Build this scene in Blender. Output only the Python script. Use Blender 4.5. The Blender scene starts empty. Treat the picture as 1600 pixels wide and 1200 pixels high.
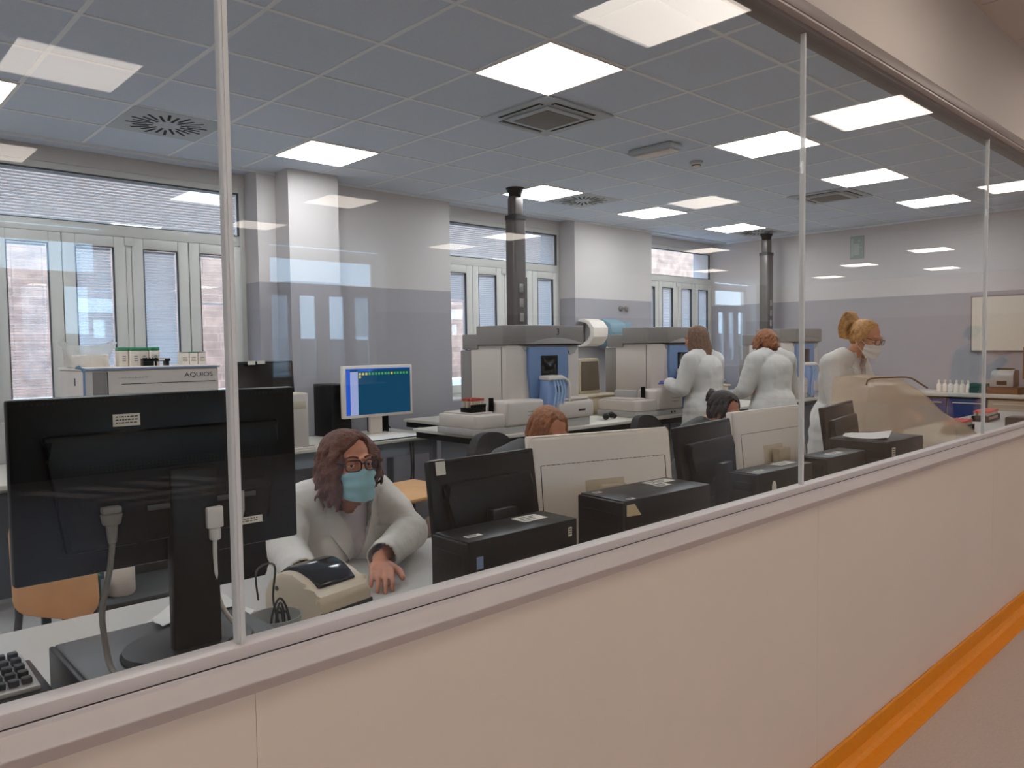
import bpy, bmesh, math, random
from mathutils import Vector, Matrix, Quaternion
from mathutils.bvhtree import BVHTree
random.seed(7)
PI = math.pi
sc = bpy.context.scene
COL = sc.collection

# ------------------------------------------------------------------ materials
def lin(c):
    return tuple(((v/255)/12.92 if v/255 <= .04045 else ((v/255+.055)/1.055)**2.4) for v in c)

def mat(name, rgb, rough=.5, metal=0., noise=0., nscale=20., bump=0., bscale=60., spec=.5, alpha=1., emit=None, estr=0., trans=0.):
    m = bpy.data.materials.new(name); m.use_nodes = True
    nt = m.node_tree; b = nt.nodes['Principled BSDF']
    c = lin(rgb) + (1,)
    b.inputs['Base Color'].default_value = c
    b.inputs['Roughness'].default_value = rough
    b.inputs['Metallic'].default_value = metal
    b.inputs['Specular IOR Level'].default_value = spec
    b.inputs['Alpha'].default_value = alpha
    if trans: b.inputs['Transmission Weight'].default_value = trans
    if emit:
        b.inputs['Emission Color'].default_value = lin(emit) + (1,)
        b.inputs['Emission Strength'].default_value = estr
    tc = nt.nodes.new('ShaderNodeTexCoord')
    if noise:
        n = nt.nodes.new('ShaderNodeTexNoise'); n.inputs['Scale'].default_value = nscale; n.inputs['Detail'].default_value = 4
        mr = nt.nodes.new('ShaderNodeMapRange'); mr.inputs[1].default_value = .3; mr.inputs[2].default_value = .7
        mr.inputs[3].default_value = 1-noise; mr.inputs[4].default_value = 1+noise
        mx = nt.nodes.new('ShaderNodeMix'); mx.data_type = 'RGBA'; mx.blend_type = 'MULTIPLY'; mx.inputs[0].default_value = 1
        mx.inputs[6].default_value = c
        nt.links.new(tc.outputs['Object'], n.inputs['Vector']); nt.links.new(n.outputs['Fac'], mr.inputs[0])
        nt.links.new(mr.outputs[0], mx.inputs[7]); nt.links.new(mx.outputs[2], b.inputs['Base Color'])
    if bump:
        n = nt.nodes.new('ShaderNodeTexNoise'); n.inputs['Scale'].default_value = bscale; n.inputs['Detail'].default_value = 3
        bp = nt.nodes.new('ShaderNodeBump'); bp.inputs['Strength'].default_value = bump; bp.inputs['Distance'].default_value = .01
        nt.links.new(tc.outputs['Object'], n.inputs['Vector']); nt.links.new(n.outputs['Fac'], bp.inputs['Height'])
        nt.links.new(bp.outputs[0], b.inputs['Normal'])
    return m

def glass_mat(name, tint=(1, 1, 1), gain=1., rough=0.):
    """thin sheet glass: Fresnel mirror over clear transmission, valid from both faces"""
    m = bpy.data.materials.new(name); m.use_nodes = True
    nt = m.node_tree; nt.nodes.clear()
    out = nt.nodes.new('ShaderNodeOutputMaterial'); mix = nt.nodes.new('ShaderNodeMixShader')
    tr = nt.nodes.new('ShaderNodeBsdfTransparent'); gl = nt.nodes.new('ShaderNodeBsdfGlossy')
    gl.inputs['Roughness'].default_value = rough
    tr.inputs[0].default_value = tint + (1,)
    fr = nt.nodes.new('ShaderNodeFresnel'); ge = nt.nodes.new('ShaderNodeNewGeometry')
    mr = nt.nodes.new('ShaderNodeMapRange'); mr.inputs[3].default_value = 1.5; mr.inputs[4].default_value = 1/1.5
    mu = nt.nodes.new('ShaderNodeMath'); mu.operation = 'MULTIPLY'; mu.inputs[1].default_value = gain; mu.use_clamp = True
    nt.links.new(ge.outputs['Backfacing'], mr.inputs[0]); nt.links.new(mr.outputs[0], fr.inputs['IOR'])
    nt.links.new(fr.outputs[0], mu.inputs[0]); nt.links.new(mu.outputs[0], mix.inputs[0])
    nt.links.new(tr.outputs[0], mix.inputs[1]); nt.links.new(gl.outputs[0], mix.inputs[2])
    nt.links.new(mix.outputs[0], out.inputs[0])
    return m

def emis(name, rgb, s):
    m = bpy.data.materials.new(name); m.use_nodes = True
    nt = m.node_tree; nt.nodes.clear()
    out = nt.nodes.new('ShaderNodeOutputMaterial'); e = nt.nodes.new('ShaderNodeEmission')
    e.inputs[0].default_value = lin(rgb) + (1,); e.inputs[1].default_value = s
    nt.links.new(e.outputs[0], out.inputs[0]); return m

def film_mat(name, rgb, opac):
    """milky plastic film: part clear, part diffuse and translucent with a soft sheen"""
    m = bpy.data.materials.new(name); m.use_nodes = True
    nt = m.node_tree; nt.nodes.clear()
    out = nt.nodes.new('ShaderNodeOutputMaterial')
    tr = nt.nodes.new('ShaderNodeBsdfTransparent'); tr.inputs[0].default_value = (.95, .93, .9, 1)
    d = nt.nodes.new('ShaderNodeBsdfDiffuse'); d.inputs[0].default_value = lin(rgb) + (1,)
    t = nt.nodes.new('ShaderNodeBsdfTranslucent'); t.inputs[0].default_value = lin(rgb) + (1,)
    g = nt.nodes.new('ShaderNodeBsdfGlossy'); g.inputs['Roughness'].default_value = .25
    n = nt.nodes.new('ShaderNodeTexNoise'); n.inputs['Scale'].default_value = 7; n.inputs['Detail'].default_value = 3
    tc = nt.nodes.new('ShaderNodeTexCoord'); bp = nt.nodes.new('ShaderNodeBump'); bp.inputs['Strength'].default_value = .5; bp.inputs['Distance'].default_value = .03
    nt.links.new(tc.outputs['Object'], n.inputs['Vector']); nt.links.new(n.outputs['Fac'], bp.inputs['Height'])
    for s in (d, t, g): nt.links.new(bp.outputs[0], s.inputs['Normal'])
    a = nt.nodes.new('ShaderNodeMixShader'); a.inputs[0].default_value = .4
    b = nt.nodes.new('ShaderNodeMixShader'); b.inputs[0].default_value = .06
    c = nt.nodes.new('ShaderNodeMixShader'); c.inputs[0].default_value = opac
    L = nt.links.new
    L(d.outputs[0], a.inputs[1]); L(t.outputs[0], a.inputs[2]); L(a.outputs[0], b.inputs[1]); L(g.outputs[0], b.inputs[2])
    L(tr.outputs[0], c.inputs[1]); L(b.outputs[0], c.inputs[2]); L(c.outputs[0], out.inputs[0])
    return m

def two_tone(name, low, high, z):
    m = mat(name, high, .55, bump=.06, bscale=90)
    nt = m.node_tree; b = nt.nodes['Principled BSDF']
    ge = nt.nodes.new('ShaderNodeNewGeometry'); sp = nt.nodes.new('ShaderNodeSeparateXYZ')
    gt = nt.nodes.new('ShaderNodeMath'); gt.operation = 'GREATER_THAN'; gt.inputs[1].default_value = z
    mx = nt.nodes.new('ShaderNodeMix'); mx.data_type = 'RGBA'
    mx.inputs[6].default_value = lin(low) + (1,); mx.inputs[7].default_value = lin(high) + (1,)
    L = nt.links.new
    L(ge.outputs['Position'], sp.inputs[0]); L(sp.outputs[2], gt.inputs[0]); L(gt.outputs[0], mx.inputs[0]); L(mx.outputs[2], b.inputs['Base Color'])
    return m

def stone_mat(name):
    m = mat(name, (205, 178, 160), .9, bump=.6, bscale=6)
    nt = m.node_tree; b = nt.nodes['Principled BSDF']
    tc = nt.nodes.new('ShaderNodeTexCoord'); br = nt.nodes.new('ShaderNodeTexBrick'); mp = nt.nodes.new('ShaderNodeMapping')
    mp.inputs['Rotation'].default_value = (PI/2, 0, 0)
    br.inputs['Color1'].default_value = lin((152, 117, 96)) + (1,); br.inputs['Color2'].default_value = lin((140, 107, 88)) + (1,)
    br.inputs['Mortar'].default_value = lin((162, 132, 110)) + (1,)
    br.inputs['Scale'].default_value = 2.4; br.inputs['Brick Width'].default_value = .9; br.inputs['Row Height'].default_value = .28; br.inputs['Mortar Size'].default_value = .012; br.offset_frequency = 3; br.squash = 1.4
    n = nt.nodes.new('ShaderNodeTexNoise'); n.inputs['Scale'].default_value = 5.5; n.inputs['Detail'].default_value = 9
    mx = nt.nodes.new('ShaderNodeMix'); mx.data_type = 'RGBA'; mx.blend_type = 'OVERLAY'; mx.inputs[0].default_value = .7
    L = nt.links.new
    L(tc.outputs['Object'], mp.inputs[0]); L(mp.outputs[0], br.inputs['Vector']); L(tc.outputs['Object'], n.inputs['Vector'])
    L(br.outputs['Color'], mx.inputs[6]); L(n.outputs['Fac'], mx.inputs[7]); L(mx.outputs[2], b.inputs['Base Color'])
    return m

M = dict(
    wall=two_tone('lab wall paint', (172, 168, 172), (216, 209, 206), 2.08),
    ceil=mat('ceiling tile', (218, 227, 240), .9, noise=.03, nscale=60, bump=.15, bscale=300),
    grid=mat('ceiling grid', (246, 248, 250), .5, bump=.02),
    cwall=mat('corridor panel', (234, 217, 199), .35, noise=.015, nscale=2, bump=.03, bscale=14),
    hallw=two_tone('hall two tone paint', (72, 68, 66), (222, 210, 198), 2.08), hallr=two_tone('hall end wall paint', (222, 160, 100), (236, 190, 142), 2.08),
    hall=mat('hall wall', (212, 203, 195), .7, bump=.03),
    cfloor=mat('corridor vinyl', (196, 178, 166), .38, noise=.06, nscale=90, bump=.12, bscale=120),
    lfloor=mat('lab vinyl', (158, 155, 152), .4, noise=.05, nscale=40),
    orange=mat('orange vinyl', (236, 146, 12), .5, noise=.04, nscale=50),
    alu=mat('satin aluminium', (208, 198, 194), .42, .0, noise=.02, nscale=8),
    alud=mat('grey aluminium', (140, 130, 126), .45, .1, noise=.02, nscale=8),
    gasket=mat('black gasket', (30, 30, 30), .6, noise=.05),
    clearp=film_mat('clear joint profile', (250, 250, 250), .8),
    glass=glass_mat('partition glass', (.965, .975, .97), .62),
    wglass=glass_mat('window glass', (.95, .97, .98)),
    lens=glass_mat('spectacle lens'),
    pvc=mat('white upvc', (222, 220, 214), .4, noise=.01, nscale=5),
    seal=mat('grey seal', (70, 72, 74), .6, noise=.03),
    stone=stone_mat('neighbour stone'),
    hillg=mat('distant hillside', (70, 78, 70), .95, noise=.25, nscale=.2), ground=mat('yard ground', (150, 140, 125), .9, noise=.1, nscale=3),
    panel=emis('led panel', (246, 250, 255), 11.8),
    hpanel=emis('hall led panel', (255, 241, 228), 7.6),
    white=mat('white plastic', (240, 228, 216), .35, noise=.012, nscale=12),
    ivory=mat('warm white casing', (214, 202, 192), .38, noise=.015, nscale=10),
    greyc=mat('grey casing', (142, 135, 130), .42, noise=.015, nscale=10),
    greyl=mat('light grey casing', (176, 172, 168), .42, noise=.015, nscale=10),
    beige=mat('aged beige plastic', (205, 190, 165), .45, noise=.03, nscale=14),
    bluec=mat('blue casing', (112, 136, 174), .4, noise=.02, nscale=10),
    bluea=mat('pale blue arm', (142, 166, 206), .4, noise=.02, nscale=10), bluel=mat('pale blue hose', (176, 198, 226), .35, noise=.02, nscale=10),
    blueb=mat('blue drawer', (40, 62, 122), .45, noise=.03, nscale=10),
    black=mat('black plastic', (8, 9, 9), .34, noise=.03, nscale=25, spec=.22),
    blackm=mat('matt black', (11, 12, 12), .5, noise=.05, nscale=25, spec=.25),
    blackg=mat('black gloss', (12, 13, 14), .12, noise=.02),
    dgrey=mat('dark grey metal', (58, 60, 61), .45, .0, noise=.03, nscale=18),
    smoked=mat('smoked window', (24, 26, 26), .12, noise=.03),
    metal=mat('brushed steel', (170, 165, 158), .3, .9, noise=.03, nscale=30),
    column=mat('service column', (112, 106, 102), .35, .35, noise=.02, nscale=6),
    desk=mat('white desk top', (190, 186, 180), .4, noise=.012, nscale=6),
    bench=mat('pale bench top', (214, 208, 196), .4, noise=.015, nscale=6),
    bfront=mat('bench panel', (132, 140, 148), .5, noise=.015, nscale=6),
    wood=mat('beech ply', (226, 172, 116), .4, noise=.08, nscale=7),
    brown=mat('brown wood', (112, 72, 40), .5, noise=.1, nscale=9),
    paper=mat('paper', (232, 229, 224), .8, noise=.015, nscale=20),
    ink=mat('printed ink', (70, 68, 68), .7, noise=.05),
    sticker=mat('label sticker', (226, 220, 208), .6, noise=.02),
    tape=mat('masking tape', (206, 184, 146), .7, noise=.05),
    cable=mat('grey cable', (120, 116, 110), .5, noise=.03),
    cablew=mat('white cable', (214, 210, 206), .45, noise=.02),
    cableb=mat('black cable', (22, 22, 22), .5, noise=.03),
    tub=film_mat('frosted tub', (170, 172, 170), .72),
    bag=film_mat('clear plastic bag', (232, 232, 230), .38),
    cover=film_mat('dust cover film', (242, 222, 196), .40),
    bluep=film_mat('blue tinted plastic', (168, 200, 214), .82),
    green=mat('green cap', (60, 150, 105), .4, noise=.03),
    dgreen=mat('dark green carton', (28, 78, 66), .6, noise=.06),
    pink=mat('coral tube caps', (232, 104, 92), .45, noise=.04, nscale=40),
    red=mat('red cap', (196, 84, 66), .45, noise=.04),
    screen=emis('monitor desktop', (26, 78, 112), .55),
    screenb=emis('monitor side bar', (40, 84, 190), .8),
    screenw=emis('monitor side list', (150, 160, 205), .8),
    screeng=emis('monitor icon green', (70, 150, 80), .8),
    screeny=emis('monitor icon yellow', (190, 180, 90), .8),
    skin=mat('skin', (204, 136, 106), .5, noise=.05, nscale=30, bump=.05, bscale=150),
    skin2=mat('skin fair', (200, 134, 104), .5, noise=.05, nscale=30),
    coat=mat('white cotton', (214, 209, 202), .85, noise=.015, nscale=12, bump=.55, bscale=11),
    tee=mat('pale tee', (216, 206, 206), .85, noise=.02, nscale=12),
    mask=mat('surgical mask blue', (156, 204, 214), .8, noise=.02, nscale=30, bump=.08, bscale=200),
    maskw=mat('surgical mask white', (226, 222, 214), .8, noise=.02, nscale=30),
    eye=mat('eye white', (225, 218, 212), .25, noise=.01), iris=mat('brown iris', (46, 30, 22), .2, noise=.05),
    hairr=mat('auburn hair', (94, 50, 32), .55, noise=.35, nscale=55, bump=.5, bscale=120),
    hairg=mat('ginger hair', (150, 92, 54), .5, noise=.3, nscale=55, bump=.5, bscale=120),
    haird=mat('dark hair', (44, 32, 28), .5, noise=.3, nscale=55, bump=.5, bscale=120),
    hairb=mat('blonde hair', (190, 138, 78), .5, noise=.3, nscale=55, bump=.5, bscale=120),
    hairl=mat('light brown hair', (120, 88, 66), .55, noise=.3, nscale=55, bump=.5, bscale=120),
    frameg=mat('spectacle frame', (34, 26, 24), .25, noise=.05),
    jumper=mat('slate jumper', (44, 58, 70), .9, noise=.06, nscale=60), grey=mat('grey knit', (84, 86, 86), .9, noise=.06, nscale=60, bump=.3, bscale=120),
    trousers=mat('dark trousers', (48, 50, 58), .85, noise=.05, nscale=40),
    glove=mat('violet nitrile', (78, 80, 168), .45, noise=.04),
    chair=mat('charcoal upholstery', (48, 46, 48), .85, noise=.06, nscale=90, bump=.2, bscale=200),
    sign=mat('veiled green sign', (160, 172, 164), .5, noise=.03), signw=mat('veiled sign pictogram', (188, 196, 190), .5, noise=.02),  # sign colours paled to imitate the reflection veil of the glass
    diff=mat('diffuser enamel', (188, 194, 198), .45, noise=.02, nscale=9),
    hole=mat('duct dark', (16, 17, 19), .8, noise=.05), grille=mat('return air grille', (128, 122, 116), .7, noise=.12, nscale=160),
    board=mat('whiteboard', (228, 218, 200), .3, noise=.01),
)
def blind_mat():
    m = bpy.data.materials.new('blind slat'); m.use_nodes = True
    nt = m.node_tree; nt.nodes.clear(); out = nt.nodes.new('ShaderNodeOutputMaterial')
    d = nt.nodes.new('ShaderNodeBsdfDiffuse'); d.inputs[0].default_value = (.86, .88, .9, 1)
    t = nt.nodes.new('ShaderNodeBsdfTranslucent'); t.inputs[0].default_value = (.9, .92, .94, 1)
    n = nt.nodes.new('ShaderNodeTexNoise'); n.inputs['Scale'].default_value = 3
    mr = nt.nodes.new('ShaderNodeMapRange'); mr.inputs[3].default_value = .58; mr.inputs[4].default_value = .66
    x = nt.nodes.new('ShaderNodeMixShader')
    nt.links.new(n.outputs['Fac'], mr.inputs[0]); nt.links.new(mr.outputs[0], x.inputs[0])
    nt.links.new(d.outputs[0], x.inputs[1]); nt.links.new(t.outputs[0], x.inputs[2]); nt.links.new(x.outputs[0], out.inputs[0])
    return m
M['blind'] = blind_mat()

# ------------------------------------------------------------------ mesh helpers
BALLS = {}
def unit_ball(n):
    if n not in BALLS:
        m = max(6, n//2+2); V = [(0, 0, -1)]; F = []
        for i in range(1, m):
            t = -PI/2+PI*i/m
            V += [(math.cos(t)*math.cos(2*PI*j/n), math.cos(t)*math.sin(2*PI*j/n), math.sin(t)) for j in range(n)]
        V.append((0, 0, 1)); L = len(V)-1
        for j in range(n):
            k = (j+1) % n
            F.append((0, 1+k, 1+j)); F.append((L, L-n+j, L-n+k))
            for i in range(m-2): F.append((1+i*n+j, 1+i*n+k, 1+(i+1)*n+k, 1+(i+1)*n+j))
        BALLS[n] = (V, F)
    return BALLS[n]

class MB:
    def __init__(s): s.bm = bmesh.new(); s.sv = []; s.sf = []
    def _bev(s, verts, w, seg=2):
        es = list({e for v in verts for e in v.link_edges})
        bmesh.ops.bevel(s.bm, geom=es, offset=w, segments=seg, affect='EDGES', profile=.5)
    def box(s, x0, x1, y0, y1, z0, z1, bev=0., seg=2, rot=None, piv=None):
        g = bmesh.ops.create_cube(s.bm, size=1)['verts']
        c = Vector(((x0+x1)/2, (y0+y1)/2, (z0+z1)/2))
        for v in g: v.co = Vector((v.co.x*(x1-x0), v.co.y*(y1-y0), v.co.z*(z1-z0))) + c
        if rot is not None:
            p = Vector(piv) if piv is not None else c
            for v in g: v.co = rot @ (v.co-p) + p
        if bev: s._bev(g, bev, seg)
        return s
    def cyl(s, p0, p1, r0, r1=None, n=20, bev=0):
        p0, p1 = Vector(p0), Vector(p1); r1 = r0 if r1 is None else r1
        d = p1-p0
        mt = Matrix.Translation((p0+p1)/2) @ d.to_track_quat('Z', 'Y').to_matrix().to_4x4()
        g = bmesh.ops.create_cone(s.bm, cap_ends=True, segments=n, radius1=r0, radius2=r1, depth=d.length, matrix=mt)['verts']
        if bev:
            es = [e for e in {e for v in g for e in v.link_edges} if any(len(f.verts) > 4 for f in e.link_faces)]
            bmesh.ops.bevel(s.bm, geom=es, offset=bev, segments=2, affect='EDGES', profile=.5)
        return s
    def tube(s, pts, r, n=8, closed=False, sub=0):
        pts = [Vector(p) for p in pts]
        if sub: pts = spline(pts, sub, closed)
        k = len(pts); rings = []
        rr = r if isinstance(r, (list, tuple)) else None
        up = None
        for i, p in enumerate(pts):
            a = pts[(i-1) % k] if (closed or i > 0) else p
            b = pts[(i+1) % k] if (closed or i < k-1) else p
            d = (b-a)
            d = d.normalized() if d.length > 1e-9 else Vector((0, 0, 1))
            if up is None:
                up = Vector((0, 0, 1)) if abs(d.z) < .9 else Vector((1, 0, 0))
            side = d.cross(up)
            if side.length < 1e-6: side = d.orthogonal()
            side.normalize(); up = side.cross(d).normalized()
            rad = rr[min(int(i*len(rr)/k), len(rr)-1)] if rr else r
            rings.append([s.bm.verts.new(p + (side*math.cos(2*PI*j/n) + up*math.sin(2*PI*j/n))*rad) for j in range(n)])
        for i in range(k if closed else k-1):
            A, B = rings[i], rings[(i+1) % k]
            for j in range(n): s.bm.faces.new((A[j], A[(j+1) % n], B[(j+1) % n], B[j]))
        if not closed:
            s.bm.faces.new(rings[0][::-1]); s.bm.faces.new(rings[-1])
        return s
    def lathe(s, prof, c=(0, 0, 0), n=28, sx=1, sy=1):
        c = Vector(c); rings = []
        for r, z in prof:
            rings.append([s.bm.verts.new(c + Vector((r*math.cos(2*PI*j/n)*sx, r*math.sin(2*PI*j/n)*sy, z))) for j in range(n)] if r > 1e-6 else [s.bm.verts.new(c+Vector((0, 0, z)))])
        for A, B in zip(rings, rings[1:]):
            for j in range(n):
                if len(A) == 1 and len(B) == 1: break
                if len(A) == 1: s.bm.faces.new((A[0], B[(j+1) % n], B[j]))
                elif len(B) == 1: s.bm.faces.new((A[j], A[(j+1) % n], B[0]))
                else: s.bm.faces.new((A[j], A[(j+1) % n], B[(j+1) % n], B[j]))
        return s
    def prism(s, poly, axis, a0, a1, bev=0):
        def P(u, v, a): return Vector((a, u, v)) if axis == 'x' else Vector((u, a, v)) if axis == 'y' else Vector((u, v, a))
        A = [s.bm.verts.new(P(u, v, a0)) for u, v in poly]; B = [s.bm.verts.new(P(u, v, a1)) for u, v in poly]
        s.bm.faces.new(A[::-1]); s.bm.faces.new(B); k = len(poly)
        for i in range(k): s.bm.faces.new((A[i], A[(i+1) % k], B[(i+1) % k], B[i]))
        if bev: s._bev(A+B, bev, 2)
        return s
    def ball(s, c, r, rot=None, n=16):
        r = (r, r, r) if not isinstance(r, (tuple, list)) else r
        V, F = unit_ball(n); c = Vector(c); k0 = len(s.sv)
        if rot is None: s.sv += [(c.x+v[0]*r[0], c.y+v[1]*r[1], c.z+v[2]*r[2]) for v in V]
        else: s.sv += [tuple(c + rot @ Vector((v[0]*r[0], v[1]*r[1], v[2]*r[2]))) for v in V]
        s.sf += [tuple(k0+i for i in f) for f in F]; return s
    def flush(s):
        if s.sv:
            me = bpy.data.meshes.new('soup'); me.from_pydata(s.sv, [], s.sf); s.bm.from_mesh(me); bpy.data.meshes.remove(me); s.sv = []; s.sf = []
    def cap(s, p0, r0, p1, r1, n=12):
        """a tapering limb: spheres swept from one end to the other"""
        p0, p1 = Vector(p0), Vector(p1); L = (p1-p0).length
        k = max(2, int(L/(min(r0, r1)*.5))+1)
        for i in range(k+1):
            t = i/k; s.ball(p0.lerp(p1, t), r0+(r1-r0)*t, n=n)
        return s
    def quad(s, *p):
        s.bm.faces.new([s.bm.verts.new(Vector(q)) for q in p]); return s
    def grid(s, f, nu, nv, thick=0.):
        vs = [[s.bm.verts.new(Vector(f(i/nu, j/nv))) for j in range(nv+1)] for i in range(nu+1)]
        fs = [s.bm.faces.new((vs[i][j], vs[i+1][j], vs[i+1][j+1], vs[i][j+1])) for i in range(nu) for j in range(nv)]
        if thick:
            bmesh.ops.recalc_face_normals(s.bm, faces=fs); bmesh.ops.solidify(s.bm, geom=fs, thickness=thick)
        return s
    def mesh(s, name, sharp=40):
        s.flush()
        bmesh.ops.recalc_face_normals(s.bm, faces=s.bm.faces[:])
        me = bpy.data.meshes.new(name); s.bm.to_mesh(me); s.bm.free()
        if sharp:
            for p in me.polygons: p.use_smooth = True
            me.set_sharp_from_angle(angle=math.radians(sharp))
        return me
    def build(s, name, m, parent=None, sharp=40, loc=None, rz=0.):
        return link(name, s.mesh(name, sharp), m, parent, loc, rz)

def spline(pts, sub, closed=False):
    out = []; k = len(pts)
    for i in range(k if closed else k-1):
        g = lambda j: pts[j % k] if closed else pts[max(0, min(k-1, j))]
        p0, p1, p2, p3 = g(i-1), g(i), g(i+1), g(i+2)
        for q in range(sub):
            t = q/sub
            out.append(.5*((2*p1) + (p2-p0)*t + (2*p0-5*p1+4*p2-p3)*t*t + (3*p1-p0-3*p2+p3)*t**3))
    if not closed: out.append(pts[-1])
    return out

def link(name, me, m, parent=None, loc=None, rz=0.):
    o = bpy.data.objects.new(name, me); COL.objects.link(o)
    if m is not None:
        me.materials.clear(); me.materials.append(M[m] if isinstance(m, str) else m)
    if parent is not None: o.parent = parent
    if loc is not None: o.location = loc
    o.rotation_euler = (0, 0, rz)
    return o

def tag(o, label=None, cat=None, group=None, kind=None):
    if label: o['label'] = label
    if cat: o['category'] = cat
    if group: o['group'] = group
    if kind: o['kind'] = kind
    return o

def thing(name, label, cat, loc=(0, 0, 0), rz=0., group=None):
    o = bpy.data.objects.new(name, None); COL.objects.link(o); o.empty_display_size = .1
    o.location = loc; o.rotation_euler = (0, 0, rz)
    return tag(o, label, cat, group)

def struct(name, mb, m, parent=None, sharp=40):
    o = mb.build(name, m, parent, sharp)
    if parent is None: o['kind'] = 'structure'
    return o

def sroot(name):
    o = bpy.data.objects.new(name, None); COL.objects.link(o); o['kind'] = 'structure'; return o

def dup(root, loc, rz=None, label=None, group=None):
    r = root.copy(); COL.objects.link(r); r.location = loc
    if rz is not None: r.rotation_euler = (0, 0, rz)
    if label: r['label'] = label
    if group: r['group'] = group
    for ch in list(root.children):
        c = ch.copy(); COL.objects.link(c); c.parent = r
        for g in ch.children:
            d = g.copy(); COL.objects.link(d); d.parent = c
    return r

def text_mesh(txt, size, name, extr=.0006):
    cu = bpy.data.curves.new(name, 'FONT'); cu.body = txt; cu.size = size; cu.extrude = extr; cu.align_x = 'CENTER'; cu.align_y = 'CENTER'
    o = bpy.data.objects.new(name, cu); COL.objects.link(o)
    bpy.context.view_layer.update()
    me = bpy.data.meshes.new_from_object(o.evaluated_get(bpy.context.evaluated_depsgraph_get()))
    bpy.data.objects.remove(o); me.name = name
    me.transform(Matrix.Rotation(PI/2, 4, 'X'))       # stands in the xz plane, readable from -y
    return me

def text(txt, size, name, m, parent, loc, sx=1.):
    me = text_mesh(txt, size, name)
    if sx != 1: me.transform(Matrix.Diagonal((sx, 1, 1, 1)))
    return link(name, me, m, parent, loc)

def remesh(mb, name, voxel, smooth=6, fac=.5, noise=0., nsize=.1):
    me = mb.mesh(name+'_raw', 0)
    o = bpy.data.objects.new(name+'_tmp', me); COL.objects.link(o)
    r = o.modifiers.new('r', 'REMESH'); r.mode = 'VOXEL'; r.voxel_size = voxel
    if smooth:
        sm = o.modifiers.new('s', 'SMOOTH'); sm.factor = fac; sm.iterations = smooth
    if noise:
        tx = bpy.data.textures.new(name+'_folds', 'CLOUDS'); tx.noise_scale = nsize; tx.noise_depth = 2
        d = o.modifiers.new('d', 'DISPLACE'); d.texture = tx; d.strength = noise; d.mid_level = .5; d.texture_coords = 'LOCAL'
    bpy.context.view_layer.update()
    out = bpy.data.meshes.new_from_object(o.evaluated_get(bpy.context.evaluated_depsgraph_get()))
    bpy.data.objects.remove(o); bpy.data.meshes.remove(me)
    out.name = name
    for p in out.polygons: p.use_smooth = True
    return out

def bvh_of(me):
    return BVHTree.FromPolygons([v.co.copy() for v in me.vertices], [tuple(p.vertices) for p in me.polygons])

R = math.radians
# ================================================================== SETTING
CZ = 3.02
struct('floor', MB().box(-4, 19.5, -9.3, .05, -.06, 0), 'cfloor')
struct('floor', MB().box(-2.6, 10.5, .05, 5.7, -.06, 0), 'lfloor')
struct('ceiling', MB().box(-2.6, 10.5, .0, 5.7, CZ, CZ+.08), 'ceil')
struct('ceiling', MB().box(-4, 19.5, -9.3, .0, CZ, CZ+.08), 'hall')
g = MB()
for i in range(-4, 17):
    x = .415+.6*i
    g.box(x-.012, x+.012, .06, 5.05, CZ-.004, CZ+.001)
for j in range(0, 9):
    y = .303+.6*j
    if y < 5.0: g.box(-2.5, 10.34, y-.012, y+.012, CZ-.0045, CZ+.001)
struct('ceiling_grid', g, 'grid')
g = MB()
for i in range(-6, 32):
    g.box(.415+.6*i-.01, .415+.6*i+.01, -9.1, -.06, CZ-.003, CZ+.001)
for j in range(1, 16): g.box(-3.9, 19.4, -.06-.6*j-.01, -.06-.6*j+.01, CZ-.0035, CZ+.001)
struct('ceiling_grid', g, 'hall')

# partition between corridor and lab (plane y = 0)
XS = [-1.40, .505, 2.41, 4.35, 6.27, 8.19, 10.33]
w = MB()
xs = [-2.6]+XS[1:]+[19.5]
for a, b in zip([-2.6, .511, 2.451, 4.388, 6.318, 8.238, 10.35], [.5095, 2.4497, 4.3868, 6.3168, 8.2368, 10.35, 19.5]):
    w.box(a, b, -.04, .05, 0, .962 if a < 10.3 else CZ)
w.box(-2.6, 19.5, -.0385, .04, 0, .96)
struct('wall_front', w, 'cwall')
struct('wall_front', MB().box(-2.6, 10.35, -.04, .05, 2.55, CZ).box(-2.6, -1.4, -.04, .05, .96, 2.55), 'hall')
struct('trim_1', MB().prism([(-.036, .957), (.05, .957), (.05, 1.012), (-.022, 1.012), (-.022, 1.004), (-.060, .990), (-.060, .987)], 'x', -2.6, 10.35, .0015), 'alu')
struct('trim_2', MB().box(-1.4, 10.35, -.020, .02, 1.0135, 1.034, .002), 'alu')
struct('trim_3', MB().box(-2.6, 10.35, -.0195, .03, 1.0115, 1.0138), 'gasket')
struct('trim_4', MB().prism([(-.05, 2.512), (-.05, 2.552), (.05, 2.552), (.05, 2.49), (-.02, 2.49), (-.02, 2.512)], 'x', -2.6, 10.35, .0015), 'alud')
struct('trim_5', MB().box(-2.6, 10.35, -.046, -.0185, 2.505, 2.513), 'alu')
bb = [(-.041, 0), (-.041, .095), (-.046, .097), (-.05, .09), (-.05, .03), (-.06, .012), (-.075, .004), (-.13, .003), (-.13, 0)]
struct('baseboard_front', MB().prism(bb, 'x', -3.9, 19.4), 'orange', sharp=25)
for i in range(6):
    r = sroot('window_%d' % (i+1))
    struct('pane', MB().box(XS[i]+.004, XS[i+1]-.004, -.005, .005, 1.03, 2.495), 'glass', r, 0)
    if i < 5:
        hw = .0072 if i == 0 else .0036
        j = MB().box(XS[i+1]-hw, XS[i+1]+hw, -.009, .009, 1.034, 2.49, .002)
        if i == 0: j.box(XS[1]-.0025, XS[1]+.0025, -.0125, .0125, 1.034, 2.49)
        struct('joint_profile', j, 'clearp', r)

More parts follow.
